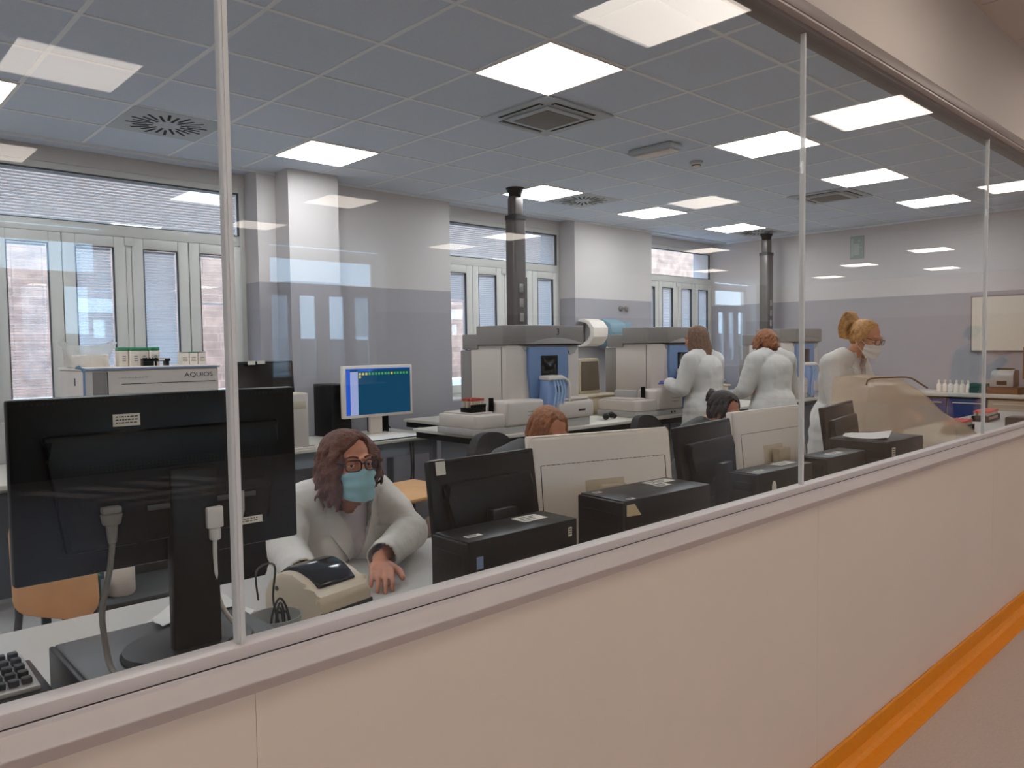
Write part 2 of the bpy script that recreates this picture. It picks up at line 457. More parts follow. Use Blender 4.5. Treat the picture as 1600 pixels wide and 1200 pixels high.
# outer walls of the lab
WY = 5.08; WIN = [(1.02, 2.945), (5.03, 6.95), (8.48, 10.35)]; WP = 5.33
w = MB(); last = -2.6
for a, b in WIN:
    if a-last > .01: w.box(last, a, WY, 5.66, 0, CZ)
    w.box(a, b, WY+.0, 5.66, 0, .94); w.box(a, b, WP-.01, 5.66, 2.905, CZ); last = b
w.box(10.35, 10.5, 0.05, 5.66, 0, CZ)
struct('wall_back', w, 'wall', sharp=0)
struct('wall_back', MB().box(3.11, 3.585, 4.84, WY+.02, 0, CZ), 'wall', sharp=0)
struct('wall_left', MB().box(-2.6, -2.5, .05, 5.66, 0, CZ), 'wall', sharp=0)
struct('trim_6', MB().box(-2.5, 10.35, WY-.012, WY+.0, 2.998, CZ).box(10.338, 10.35, .05, WY, 2.998, CZ), 'grid')

# hall walls
HP = -9.4; HW = [(.93, 2.88), (5.0, 6.95), (16.5, 18.45)]
w = MB(); last = -4.
for a, b in HW:
    w.box(last, a, -9.55, -9.1, 0, CZ); w.box(a, b, -9.55, -9.1, 0, .94); w.box(a, b, -9.55, HP+.01, 2.905, CZ); last = b
w.box(last, 19.5, -9.55, -9.1, 0, CZ)
struct('wall_hall_back', w, 'hallw', sharp=0)
struct('wall_hall_right', MB().box(19.4, 19.55, -9.2, 0, 0, CZ), 'hallr', sharp=0)
struct('wall_hall_left', MB().box(-4.1, -3.95, -9.2, .05, 0, CZ), 'hallw', sharp=0)

def blind(parent, x0, x1, z0, z1, y, tilt, s, ladder=True):
    b = MB(); n = int((z1-z0)/.022)
    rot = Matrix.Rotation(tilt*s, 3, 'X')
    for k in range(n):
        z = z1-.012-k*.022
        if z < z0: break
        b.box(x0+.004, x1-.004, y-.011, y+.011, z-.0005, z+.0005, rot=rot)
    b.box(x0+.003, x1-.003, y-.012, y+.012, z1-.014, z1)          # head rail
    b.box(x0+.003, x1-.003, y-.011, y+.011, max(z0, z1-.012-n*.022)-.01, max(z0, z1-.012-n*.022))
    for f in (.12, .88): b.box(x0+(x1-x0)*f-.001, x0+(x1-x0)*f+.001, y-.013, y-.012, z0, z1)
    return struct('blind', b, 'blind', parent, 30)

def window(n, x0, x1, y, s, bl, tilt_t=.5):
    """upvc window: transom over four sashes; s = +1 looks out to +y, -1 to -y; bl = blind bottom height per sash (None: raised)"""
    r = sroot('window_%d' % n)
    def Y(a, b): return (y+a*s, y+b*s) if s > 0 else (y+b*s, y+a*s)
    f = MB()
    for a, b, c, d in [(x0, x0+.05, .94, 2.91), (x1-.05, x1, .94, 2.91), (x0+.05, x1-.05, 2.855, 2.91), (x0+.05, x1-.05, 2.40, 2.485), (x0+.05, x1-.05, .94, 1.0)]:
        f.box(a, b, *Y(0, .07), c, d, .004)
    cx = (x0+x1)/2
    f.box(cx-.02, cx+.02, *Y(-.012, .07), 1.0, 2.40, .004)
    f.box(cx-.032, cx+.032, *Y(-.03, .0), 2.33, 2.395, .004)
    struct('frame', f, 'pvc', r)
    struct('pane', MB().box(x0+.05, x1-.05, *Y(.03, .036), 2.485, 2.855), 'wglass', r, 0)
    sl = MB()
    for a, b, c, d in [(x0+.05, x1-.05, 2.855-.008, 2.856), (x0+.05, x1-.05, 2.484, 2.490), (x0+.05, x0+.058, 2.485, 2.855), (x1-.058, x1-.05, 2.485, 2.855)]: sl.box(a, b, *Y(-.001, .03), c, d)
    if tilt_t is not None: blind(r, x0+.06, x1-.06, 2.49, 2.848, y+.055*s, tilt_t, s)
    wd = (x1-x0-.1-.04)/4
    for k in range(4):
        a = x0+.05+k*wd+(.04 if k > 1 else 0)+.003; b = a+wd-.006
        q = MB()
        for u0, u1, z0, z1 in [(a, a+.085, 1.005, 2.395), (b-.085, b, 1.005, 2.395), (a+.085, b-.085, 2.312, 2.395), (a+.085, b-.085, 1.005, 1.09)]:
            q.box(u0, u1, *Y(-.02, .05), z0, z1, .006)
        so = struct('sash', q, 'pvc', r)
        struct('pane', MB().box(a+.085, b-.085, *Y(.01, .016), 1.09, 2.312), 'wglass', so, 0)
        for u0, u1, z0, z1 in [(a+.085, a+.091, 1.09, 2.312), (b-.091, b-.085, 1.09, 2.312), (a+.091, b-.091, 2.306, 2.312)]: sl.box(u0, u1, *Y(-.021, .008), z0, z1)
        sl.box(a-.004, a-.001, *Y(-.004, .04), 1.0, 2.395)
        if bl[k] is not None: blind(r, a+.092, b-.092, max(bl[k][0], 1.095), 2.304, y+.034*s, bl[k][1], s)
    struct('seal', sl, 'seal', r)
    struct('sill', MB().box(x0-.0, x1+.0, *Y(-.25, 0), .935, .962, .006), 'pvc', r)
    return r
window(7, *WIN[0], WP, 1, [(1.09, .1), (1.09, .95), (1.09, 1.1), (1.9, .1)], 1.0)
window(8, *WIN[1], WP, 1, [(2.0, 1.2), (1.09, 1.15), (1.09, 1.15), (1.09, 1.2)], 1.0)
window(9, *WIN[2], WP, 1, [(1.09, 1.0), (1.09, 1.0), (1.09, 1.2), (1.09, 1.2)], None)
window(10, *HW[0], HP, -1, [None, None, (1.2, .9), None], None)
window(11, *HW[1], HP, -1, [(1.1, 1.1), None, None, (1.7, .9)], None)
window(12, *HW[2], HP, -1, [None, None, (1.4, .9), None], None)

# outside
struct('exterior_wall', MB().box(-14, 24, 10.2, 10.8, -4, 9.2), 'stone', sharp=0)
struct('exterior_ground', MB().box(-30, 40, 5.7, 10.2, -.9, -.85), 'ground', sharp=0)
struct('exterior_hill', MB().prism([(-120, -6), (160, -6), (160, 2.2), (90, 3.2), (40, 2.3), (10, 2.9), (-30, 2.1), (-120, 3.4)], 'y', -64, -60), 'hillg', sharp=0)
struct('exterior_ledge', MB().box(-8, 20, 7.4, 7.8, -.85, 1.05, .02), 'pvc', sharp=30)

# ------------------------------------------------------------------ ceiling fittings
def panel(x, y, m, label, group, z=CZ):
    t = thing('ceiling_light', label, 'ceiling light', (x, y, z), 0, group)
    f = MB()
    for a, b, c, d in [(-.298, -.284, -.298, .298), (.284, .298, -.298, .298), (-.284, .284, -.298, -.284), (-.284, .284, .284, .298)]: f.box(a, b, c, d, -.011, -.0005, .002)
    f.build('frame', 'white', t)
    MB().box(-.284, .284, -.284, .284, -.008, -.001).build('diffuser', m, t, 0)
    return t
LG = 'square led panels in the laboratory ceiling'
lp = panel(3.115, 1.803, 'panel', 'brilliant square ceiling light panel nearest the glass, above the slotted air unit', LG)
for x, y, lab in [
        (5.515, 1.803, 'square ceiling light panel crossed by the second glass joint, beside the smoke detector'),
        (7.315, 1.803, 'square ceiling light panel beside the farther slotted air unit, right of the second glass joint'),
        (9.115, 1.803, 'most distant square ceiling light panel of the row nearest the glass'),
        (3.115, 4.203, 'square ceiling light panel in front of the wall pillar beside the left window'),
        (5.515, 4.203, 'square ceiling light panel behind the top of the nearer service column'),
        (7.315, 4.203, 'square ceiling light panel over the wall with the towel dispenser'),
        (9.115, 4.203, 'square ceiling light panel nearest the far corner, left of the farther service column'),
        (.715, 4.203, 'ceiling light panel cut off by the left edge above the left window')]:
    dup(lp, (x, y, CZ), 0, lab)
for x, y, lab in [(.715, 1.803, 'added out-of-view ceiling light panel above the seated masked woman and the big black monitor'), (-1.685, 1.803, 'added out-of-view ceiling light panel left of the one above the big black monitor'), (-1.685, 4.203, 'added out-of-view ceiling light panel by the left end wall')]: dup(lp, (x, y, CZ), 0, lab)  # panels added outside the view to brighten the near desk
HG = 'warm led panels in the corridor ceiling'
hp = None
for x, y in [(2.97, -.95), (5.31, -.95), (8.87, -.95), (1.15, -3.45), (7.2, -3.45), (1.13, -5.7), (4.21, -5.83), (10.9, -5.78), (7.3, -6.6), (4.2, -7.8), (13.95, -7.65), (7.35, -7.9), (13.9, -3.4), (16.8, -1.2), (17.6, -4.4), (17.6, -6.8), (15.4, -5.2), (.57, -.95), (-1.83, -.95), (-1.5, -2.2)]:  # last entries are added to brighten the end wall and near wall
    lab = 'warm square panel of the corridor ceiling lights, part mirrored in the glass, part added unseen'
    if hp is None: hp = panel(x, y, 'hpanel', lab, HG)
    else: dup(hp, (x, y, CZ), 0, lab)

def swirl(x, y, label):
    t = thing('air_diffuser', label, 'air vent', (x, y, CZ), 0, 'swirl air diffusers')
    MB().box(-.297, .297, -.297, .297, -.008, -.0005, .003).build('plate', 'diff', t)
    sl = MB()
    for k in range(24):
        a = 2*PI*k/24; r0, r1 = (.085, .215) if k % 2 == 0 else (.125, .25)
        q = Matrix.Rotation(a+.0, 3, 'Z')
        sl.box(r0, r1, -.009, .009, -.0095, -.0075, rot=q, piv=(0, 0, -.008))
    sl.build('slot', 'hole', t)
    return t
s0 = swirl(1.915, 4.203, 'square ceiling vent with radial slots near the left window, beside the first glass joint')
dup(s0, (6.115, 4.203, CZ), 0, 'square ceiling vent with radial slots right of the nearer service column')
dup(s0, (9.715, 4.203, CZ), 0, 'most distant square ceiling vent with radial slots, by the farther service column')

def cassette(x, y, label):
    t = thing('air_conditioner', label, 'air conditioner', (x, y, CZ), 0, 'ceiling cassette air units')
    b = MB()
    for k in range(4):
        q = Matrix.Rotation(k*PI/2, 3, 'Z')
        b.prism([(-.31, -.31), (.31, -.31), (.255, -.255), (-.255, -.255)], 'z', -.03, -.001) if k == 0 else None
    b = MB().box(-.315, .315, -.315, .315, -.016, -.001, .006).box(-.2, .2, -.2, .2, -.03, -.015, .01)
    b.build('panel', 'diff', t)
    MB().box(-.155, .155, -.155, .155, -.033, -.0295, .003).build('grille', 'grille', t)
    for k in range(4):
        q = Matrix.Rotation(k*PI/2, 3, 'Z')
        MB().box(-.19, .19, -.262, -.222, -.0185, -.015, rot=q, piv=(0, 0, 0)).build('slot', 'hole', t)
        MB().box(-.185, .185, -.25, -.236, -.024, -.0205, .002, rot=q, piv=(0, 0, 0)).build('louvre', 'diff', t)
    return t
c0 = cassette(3.715, 2.403, 'square slotted ceiling air unit just behind the nearest bright light panel')
dup(c0, (7.915, 2.403, CZ), 0, 'farther square slotted ceiling air unit, right of the second glass joint')

t = thing('emergency_light', 'long white emergency light box on the ceiling beside the smoke detector', 'emergency light', (4.93, 2.42, CZ))
MB().box(-.085, .085, -.2, .2, -.045, -.0005, .012).build('body', 'diff', t)
MB().box(-.05, .065, -.17, .17, -.058, -.044, .008).build('lens', 'white', t)
t = thing('smoke_detector', 'round white smoke detector on the ceiling beside the emergency light box', 'smoke detector', (5.57, 2.47, CZ))
MB().lathe([(0, -.0005), (.055, -.0005), (.055, -.015), (.045, -.02)], n=28).lathe([(.045, -.02), (0, -.022)]).build('base', 'diff', t)
MB().lathe([(.036, -.02), (.036, -.042), (.028, -.05), (0, -.052)]).build('head', 'white', t)
MB().lathe([(.0365, -.03), (.0375, -.032), (.0375, -.038), (.0365, -.04)]).build('vent', 'hole', t)

# ------------------------------------------------------------------ camera, lights, world
cam = bpy.data.cameras.new('camera'); co = bpy.data.objects.new('camera', cam); COL.objects.link(co)
cam.sensor_width = 36; cam.lens = 27.0; cam.clip_start = .02
rt = Vector((.72806934, -.68538052, -.01298354)); dn = Vector((-.04276053, -.02650431, -.99873373)); fw = Vector((.68416853, .72770259, -.04860421))
co.matrix_world = Matrix(((rt.x, -dn.x, -fw.x, 0), (rt.y, -dn.y, -fw.y, -1.18), (rt.z, -dn.z, -fw.z, 1.5), (0, 0, 0, 1)))
sc.camera = co
sun = bpy.data.lights.new('sun', 'SUN'); so = bpy.data.objects.new('sun', sun); COL.objects.link(so)
sun.energy = 3.0; sun.angle = .01; sun.color = (1, .95, .88)
so.rotation_euler = Vector((.35, .62, -.75)).to_track_quat('-Z', 'Y').to_euler()
wd = bpy.data.worlds.new('sky'); sc.world = wd; wd.use_nodes = True
nt = wd.node_tree; bg = nt.nodes['Background']
tc = nt.nodes.new('ShaderNodeTexCoord'); sp = nt.nodes.new('ShaderNodeSeparateXYZ'); cr = nt.nodes.new('ShaderNodeValToRGB')
cr.color_ramp.elements[0].position = 0; cr.color_ramp.elements[0].color = (.50, .76, 1, 1)
cr.color_ramp.elements[1].position = .6; cr.color_ramp.elements[1].color = (.22, .45, .9, 1)
cn_ = nt.nodes.new('ShaderNodeTexNoise'); cn_.inputs['Scale'].default_value = 3.5; cn_.inputs['Detail'].default_value = 6
rp = nt.nodes.new('ShaderNodeMapRange'); rp.inputs[1].default_value = .5; rp.inputs[2].default_value = .75; rp.inputs[4].default_value = .6
mx = nt.nodes.new('ShaderNodeMix'); mx.data_type = 'RGBA'; mx.inputs[7].default_value = (1, 1, 1, 1)
L = nt.links.new
L(tc.outputs['Generated'], sp.inputs[0]); L(sp.outputs[2], cr.inputs[0]); L(tc.outputs['Generated'], cn_.inputs['Vector']); L(cn_.outputs['Fac'], rp.inputs[0])
L(rp.outputs[0], mx.inputs[0]); L(cr.outputs[0], mx.inputs[6]); L(mx.outputs[2], bg.inputs[0]); bg.inputs[1].default_value = 8.0
vs = sc.view_settings; sc.display_settings.display_device = 'sRGB'
vs.view_transform = 'Standard'; vs.look = 'None'; vs.gamma = 1; vs.use_curve_mapping = False; vs.exposure = 0.45
cy = sc.cycles
cy.use_denoising = True; cy.denoiser = 'OPENIMAGEDENOISE'
cy.max_bounces = 7; cy.diffuse_bounces = 5; cy.glossy_bounces = 3; cy.transmission_bounces = 4; cy.transparent_max_bounces = 20
cy.use_adaptive_sampling = True; cy.adaptive_threshold = .02
cy.sample_clamp_indirect = 6; cy.caustics_reflective = False; cy.caustics_refractive = False

# ================================================================== FURNITURE
def label_card(parent, x0, x1, z0, z1, y, lines, name='label', m='sticker', rot=None, piv=None):
    """a paper label lying in the xz plane with rows of print"""
    o = MB().box(x0, x1, y-.0012, y, z0, z1, rot=rot, piv=piv).build(name, m, parent, 0)
    if lines:
        b = MB(); h = (z1-z0)/(lines+1)
        for k in range(lines):
            z = z1-h*(k+.85); x = x0+(x1-x0)*.1
            while x < x1-(x1-x0)*.15:
                wv = (x1-x0)*random.uniform(.04, .13)
                b.box(x, min(x+wv, x1-(x1-x0)*.08), y-.0018, y-.0011, z-h*.22, z+h*.18, rot=rot, piv=piv); x += wv+(x1-x0)*.035
        b.build('print', 'ink', o, 0)
    return o

def work_table(x0, x1, y1, label):
    t = thing('work_table', label, 'desk', (x0, .06, 0)); w_, d_ = x1-x0, y1-.06
    MB().box(0, w_, 0, d_, .72, .75, .004).build('tabletop', 'desk', t)
    MB().box(.05, w_-.05, d_-.07, d_-.04, .60, .72).build('apron', 'greyl', t)
    n = max(2, int(w_/1.7)+1)
    for i in range(n):
        x = .03+(w_-.11)*i/(n-1); MB().box(x, x+.05, .05, d_-.1, 0, .72, .004).build('leg', 'greyl', t)
work_table(-1.4, 4.55, 1.235, 'long deep white desk along the glass under the near monitors')
work_table(4.56, 6.12, .92, 'shallower white desk in front of the woman with glasses')
work_table(6.13, 9.35, 1.28, 'white desk at the far right carrying the coral tube racks')
t = thing('laboratory_bench', 'pale rounded bench top under the three grey and blue analysers', 'bench', (3.7, 3.0, 0))
pts = []
for k in range(9):
    a = PI+PI/2*k/8; pts.append((.28+.28*math.cos(a), .28+.28*math.sin(a)))
pts += [(6.62, 0), (6.62, 1.72), (.45, 1.72), (.45, .95), (0, .95)]
MB().prism(pts, 'z', .815, .84, .004).build('worktop', 'bench', t)
MB().prism([(.02+p[0]*.995, .02+p[1]) for p in pts[:9]]+[(6.6, .02), (6.6, 1.70), (.47, 1.70), (.47, .93), (.02, .93)], 'z', .765, .815).build('edge_rail', 'blackm', t)
for i, lab in enumerate(['grey bench cupboard nearest the table with the lit blue screen', 'grey bench cupboard below the analyser numbered 3', 'grey bench cupboard under the middle analyser', 'grey bench cupboard beneath the farthest analyser']):
    c = thing('base_cabinet', lab, 'cabinet', (3.95+1.6*i, 3.3, 0), 0, 'cupboards under the analyser bench')
    MB().box(0, 1.58, 0, .6, .06, .762, .004).build('carcass', 'bfront', c)
    MB().box(.02, 1.56, .04, .58, 0, .06).build('plinth', 'blackm', c)
    for k in range(2):
        d = MB().box(.01+.785*k, .775+.785*k, -.018, -.001, .07, .755, .004).build('door', 'bfront', c)
        MB().tube([(.66-.55*k+.785*k, -.018, .6), (.66-.55*k+.785*k, -.04, .6), (.66-.55*k+.785*k, -.04, .7), (.66-.55*k+.785*k, -.018, .7)], .005).build('handle', 'metal', d)

t = thing('computer_table', 'pale table with grey apron carrying the lit blue screen', 'table', (3.18, 4.5, 0))
MB().box(-.93, .92, -.46, .325, .725, .75, .004).build('tabletop', 'bench', t)
MB().box(-.88, .87, -.40, -.37, .60, .725).box(-.88, .87, .26, .29, .60, .725).box(.84, .87, -.37, .26, .60, .725).box(-.88, -.85, -.37, .26, .60, .725).build('apron', 'bfront', t)
for x, y in ((-.86, -.385), (.85, -.385), (-.86, .275), (.85, .275)): MB().box(x-.025, x+.025, y-.025, y+.025, 0, .725, .004).build('leg', 'bfront', t)

t = thing('laboratory_bench', 'white bench below the left window carrying the white analyser', 'bench', (1.25, 4.45, 0))
MB().box(-.95, .98, -.5, .49, .72, .75, .004).build('worktop', 'bench', t)
MB().box(-.92, .95, -.44, .47, .06, .72, .004).box(-.9, .93, -.40, .48, 0, .06).build('carcass', 'greyl', t)
for k in range(4):
    d = MB().box(-.9+.46*k, -.46+.46*k, -.46, -.441, .09, .70, .004).build('door', 'dgrey', t)
    MB().box(-.75+.46*k, -.61+.46*k, -.475, -.461, .62, .635, .003).build('handle', 'metal', d)

t = thing('radiator', 'light grey radiator against the wall at the left edge', 'radiator', (.6, 5.0, 0))
b = MB()
for k in range(18): b.box(-.7+.078*k, -.64+.078*k, -.04, .05, .32, 1.02, .01)
b.box(-.7, .69, -.03, .04, .34, .38).box(-.7, .69, -.03, .04, .96, 1.0)
b.build('panel', 'greyl', t)
for x in (-.57, .57): MB().box(x-.025, x+.025, -.02, .03, 0, .36).build('foot', 'greyl', t)

t = thing('trolley', 'low beech topped trolley behind the masked woman, shelf holding white packets', 'trolley', (2.83, 2.8, 0), .1)
MB().box(-.28, .28, -.27, .27, .575, .605, .012).build('top', 'wood', t)
MB().box(-.26, .26, -.25, .25, .26, .28, .004).build('shelf', 'blackm', t)
for x in (-.25, .25):
    for y in (-.24, .24):
        MB().cyl((x, y, .05), (x, y, .575), .013).build('post', 'dgrey', t); MB().cyl((x-.01, y, .025), (x+.01, y, .025), .025, bev=.004).build('caster', 'black', t)
for k in range(3):
    o = MB().box(-.05, .05, -.03, .03, 0, .15, .012).build('packet', 'white', None, 40, (2.68+.13*k, 2.66+.02*k, .281), .25*k)
    tag(o, 'white packet standing on the trolley shelf behind the masked woman', 'packet', 'white packets on the trolley shelf')

def office_chair(label, loc, rz, m='chair', h=.97):
    t = thing('office_chair', label, 'chair', loc, rz)
    b = MB()
    def f(u, v):
        x = (u-.5)*.46; z = h-.50+v*.5
        e = 1-(abs(u-.5)*2)**4*.28*v
        return (x*(1-.22*v**3), .22+.05*((u-.5)*2)**2*-1+.03*v, z*1-(abs(u-.5)*2)**3*.07*v)
    b.grid(f, 14, 12, .05).build('backrest', m, t, 60)
    MB().box(-.24, .24, -.25, .2, .33, .39, .025, 3).build('seat', m, t)
    MB().cyl((0, 0, .12), (0, 0, .33), .028).build('post', 'dgrey', t)
    MB().box(-.03, .03, .1, .26, .30, .329).box(-.03, .03, .245, .272, .30, h-.3).build('back_bracket', 'black', t)
    for k in range(5):
        a = 2*PI*k/5+.3; c, s_ = math.cos(a), math.sin(a)
        MB().tube([(0, 0, .12), (.28*c, .28*s_, .07)], .02).build('leg', 'black', t)
        MB().cyl((.28*c-.012, .28*s_, .028), (.28*c+.012, .28*s_, .028), .028, bev=.004).build('caster', 'black', t)
    return t
office_chair('charcoal office chair left of the ginger haired person', (3.02, 2.02, 0), 0, 'chair', .99)
office_chair('black office chair behind the masked woman with auburn curls', (1.47, 1.86, 0), .05, 'blackm', .9)
office_chair('grey office chair beside the dark haired person bending down', (4.50, 2.0, 0), 0, 'chair', .99)

t = thing('wooden_chair', 'beech plywood chair beyond the desk under the big black monitor', 'chair', (.60, 1.62, 0), -.1)
b = MB(); pl = []
for cx_, cz_, a0 in ((.055, .93, 0), (-.055, .93, 90), (-.055, .72, 180), (.055, .68, 270)):
    for k in range(6): pl.append((cx_+.065*math.cos(R(a0+18*k)), cz_+.06*math.sin(R(a0+18*k))))
b.prism(pl, 'y', -.012, .012, .004)
for v in b.bm.verts: v.co = Matrix.Rotation(R(-16), 3, 'X') @ (v.co-Vector((0, 0, .66))) + Vector((0, 0, .66))
b.build('backrest', 'wood', t)
MB().ball((.02, .030, .82), (.007, .005, .007)).build('screw', 'metal', t)
MB().box(-.2, .2, -.42, -.02, .44, .462, .008).build('seat', 'wood', t)
for x in (-.13, .13):
    MB().tube([(x, .03, 0), (x, .02, .45), (x*.8, .03, .66), (x*.75, .10, .88)], .011).build('leg', 'dgrey', t); MB().tube([(x, -.38, 0), (x, -.37, .44)], .011).build('leg', 'dgrey', t)

o = MB().box(-.16, .16, -.15, .15, 0, .62, .015).build('waste_bin', 'blueb', None, 40, (1.45, 2.55, 0), .1)
tag(o, 'blue box standing on the floor behind the desk, seen below the big black monitor', 'bin')
MB().box(-.17, .17, -.16, .16, .62, .66, .012).build('lid', 'blueb', o)

t = thing('storage_cart', 'dark low cart beyond the desk carrying a white bottle and a green tray', 'cart', (.96, 2.2, 0))
MB().box(-.26, .26, -.2, .2, .50, .53, .006).build('top', 'dgrey', t)
MB().box(-.02, .26, .15, .18, .53, .98, .004).build('back_panel', 'dgrey', t)
MB().box(-.26, .26, -.2, .2, .12, .14, .004).build('shelf', 'dgrey', t)
for x in (-.24, .24):
    for y in (-.18, .18): MB().box(x-.015, x+.015, y-.015, y+.015, 0, .50).build('post', 'blackm', t)
t = thing('bottle', 'white plastic bottle on the dark cart, seen under the big black monitor', 'bottle', (.93, 2.12, .5305))
MB().lathe([(0, 0), (.05, 0), (.055, .01), (.055, .11), (.035, .15), (.028, .155), (.028, .165), (0, .165)]).build('body', 'white', t)
MB().lathe([(.033, .16), (.033, .195), (.028, .2), (0, .2)]).build('cap', 'ivory', t)
o = MB().box(-.06, .06, -.09, .09, 0, .10, .012).build('tray', 'dgreen', None, 40, (.79, 2.16, .5305)); tag(o, 'dark green tray beside the white bottle on the dark cart', 'tray')
MB().box(-.064, .064, -.094, .094, .09, .102, .004).build('rim', 'dgreen', o)

# service columns
def column(x, y, label):
    t = thing('service_column', label, 'column', (x, y, .8405), 0, 'grey service columns rising from the bench')
    MB().box(-.082, .082, -.07, .07, 0, 1.90, .032, 4).build('housing', 'column', t)
    MB().box(-.086, .086, -.074, .074, 1.885, 1.905, .03, 3).build('collar', 'dgrey', t)
    MB().box(-.064, .064, -.052, .052, 1.905, 2.10, .026, 4).build('riser', 'column', t)
    MB().lathe([(.062, 0), (.066, .03), (.09, .075), (.09, .0785), (0, .0785)], (0, 0, 2.10)).build('ceiling_cap', 'black', t)
    for k in range(3): MB().box(-.026, .026, -.075, -.069, .9+.14*k, .98+.14*k, .004).build('socket', 'greyl', t)
    return t
c = column(5.15, 4.22, 'thick grey service column behind the analyser numbered 3')
dup(c, (9.97, 4.22, .8405), 0, 'slender looking grey service column behind the farthest analyser')

# ------------------------------------------------------------------ the three analysers
def analyser(loc, label, number):
    t = thing('blood_analyser', label, 'analyser', loc, 0, 'grey and blue analysers on the long bench')
    MB().prism([(0, .09), (.09, 0), (.76, 0), (.76, .52), (0, .52)], 'z', .19, .67, .006).build('body', 'ivory', t, 30)
    MB().box(-.002, .0, .14, .145, .19, .66).box(-.0025, .0, .10, .51, .186, .19).build('seam', 'dgrey', t)
    MB().box(.0, .76, .06, .52, .002, .19, .006).build('base', 'ivory', t)
    MB().box(.0, .74, .52, .66, .002, .635, .012).build('rear_housing', 'greyc', t)
    b = MB().prism([(-.025, .10), (.1, -.035), (.79, -.035), (.79, .42), (-.025, .42)], 'z', .675, .83, .008)
    b.box(-.01, .77, .42, .62, .64, .765, .008)
    n = 12; v = []
    for k in range(n+1):
        u = k/n; v.append((.12+.65*u, .678+.0-.0))
    b.build('top_cover', 'greyc', t, 30)
    # arched brow of the cover over the front
    def f(u, w):
        x = .12+.66*u; s_ = math.sin(PI*u)
        return (x, -.0362-.016*s_*(1-w), .680+.05*s_*w)
    MB().grid(f, 16, 4).build('brow', 'greyc', t)
    MB().box(.08, .78, -.012, .36, .668, .6745).build('shadow_gap', 'black', t)
    MB().prism([(.14, .655), (.60, .655), (.60, .45), (.575, .25), (.53, .03), (.22, .03), (.165, .25), (.14, .45)], 'y', -.03, .05, .008).build('front_panel', 'bluec', t, 30)
    MB().box(.27, .47, -.034, -.02, .37, .585, .004).build('window', 'smoked', t)
    MB().prism([(.1, .655), (.74, .655), (.70, .6), (.64, .585), (.6, .66), (.14, .66), (.12, .62)], 'y', -.012, .0).build('visor', 'greyl', t, 30)
    MB().box(.62, .71, -.006, .0, .60, .615).build('badge', 'dgrey', t)
    # pipetting arm with hoses hanging in front
    a = MB().prism([(.25, .39), (.40, .40), (.47, .37), (.485, .2), (.45, .03), (.33, .0), (.25, .05), (.24, .2)], 'y', -.13, -.03, .014).build('sampling_arm', 'bluea', t, 30)
    MB().box(.245, .42, -.145, -.025, .385, .425, .014, 3).build('cap', 'white', a)
    for k in range(4):
        x = .30+.035*k
        MB().tube([(x, -.14, .39), (x+.015, -.155, .30), (x-.01, -.15, .16), (x, -.14, .03)], .008, sub=4).build('hose', 'bluel', a)
    MB().tube([(.40, -.13, .41), (.475, -.14, .37), (.49, -.14, .26), (.46, -.14, .12)], .013, sub=5).build('hose', 'white', a)
    MB().box(.34, .40, -.15, -.13, .29, .34, .004).build('connector', 'dgrey', a)
    # sample loader on the left, a stepped white tray
    l = MB().prism([(-.50, -.10), (-.46, -.15), (-.235, -.15), (-.235, .33), (-.50, .33)], 'z', .055, .155, .014).build('sample_loader', 'ivory', t, 30)
    MB().prism([(-.505, -.11), (-.46, -.16), (-.235, -.16), (-.235, .34), (-.505, .34)], 'z', .002, .055, .006).build('loader_base', 'greyl', l, 30)
    MB().box(-.47, -.26, -.04, .30, .155, .168, .005).build('loader_tray', 'ivory', l)
    MB().box(-.30, -.24, .06, .3, .15, .235, .01).build('rail', 'greyl', l)
    MB().box(-.252, -.236, -.02, .02, .165, .27).build('gate', 'black', l)
    c = MB().box(-.23, .19, -.15, .08, .05, .245, .025, 3).build('loader_cover', 'ivory', t)
    MB().box(-.225, .185, -.145, .07, .002, .05).build('cover_base', 'greyl', c)
    for k in range(2): MB().cyl((.0+.05*k, -.147, .027), (.0+.05*k, -.152, .027), .009).build('knob', 'black', c)
    for k in range(2): MB().box(.0, .14-.03*k, -.1515, -.15, .155-.03*k, .158-.03*k).build('print', 'ink', c)
    p = MB().box(.33, .78, -.16, .02, .065, .215, .035, 4).build('output_unit', 'ivory', t)
    MB().box(.42, .72, -.15, .01, .215, .235, .01).build('lid', 'ivory', p)
    MB().box(.37, .74, -.14, .0, .002, .065).build('foot', 'greyl', p)
    MB().box(.58, .66, -.163, -.159, .125, .14).build('badge', 'ink', p)
    if number: text(number, .075, 'numeral', 'ink', t, (.47, -.037, .775))
    return t
analyser((4.14, 3.2, .84), 'nearest grey and blue blood analyser, numbered 3, with pink tube racks', '3')
analyser((6.04, 3.2, .84), 'middle grey and blue blood analyser, right of the towel dispenser', '2')
analyser((8.66, 3.22, .84), 'farthest grey and blue blood analyser crossed by the second glass joint', None)

t = thing('tube_rack', 'black rack of red capped tubes on the loader of the nearest analyser', 'tube rack', (3.762, 3.22, 1.0085), 0)
MB().box(-.072, .072, -.03, .10, 0, .035, .003).box(-.072, .072, -.03, -.02, .035, .06).build('frame', 'black', t)
for k in range(8):
    for j in range(3):
        x, y = -.060+.0172*k, -.012+.045*j
        tb = MB().cyl((x, y, .035), (x, y, .085), .0055, n=10).build('tube', 'beige', t); MB().cyl((x, y, .085), (x, y, .105), .0078, n=10, bev=.002).build('stopper', 'red', tb)

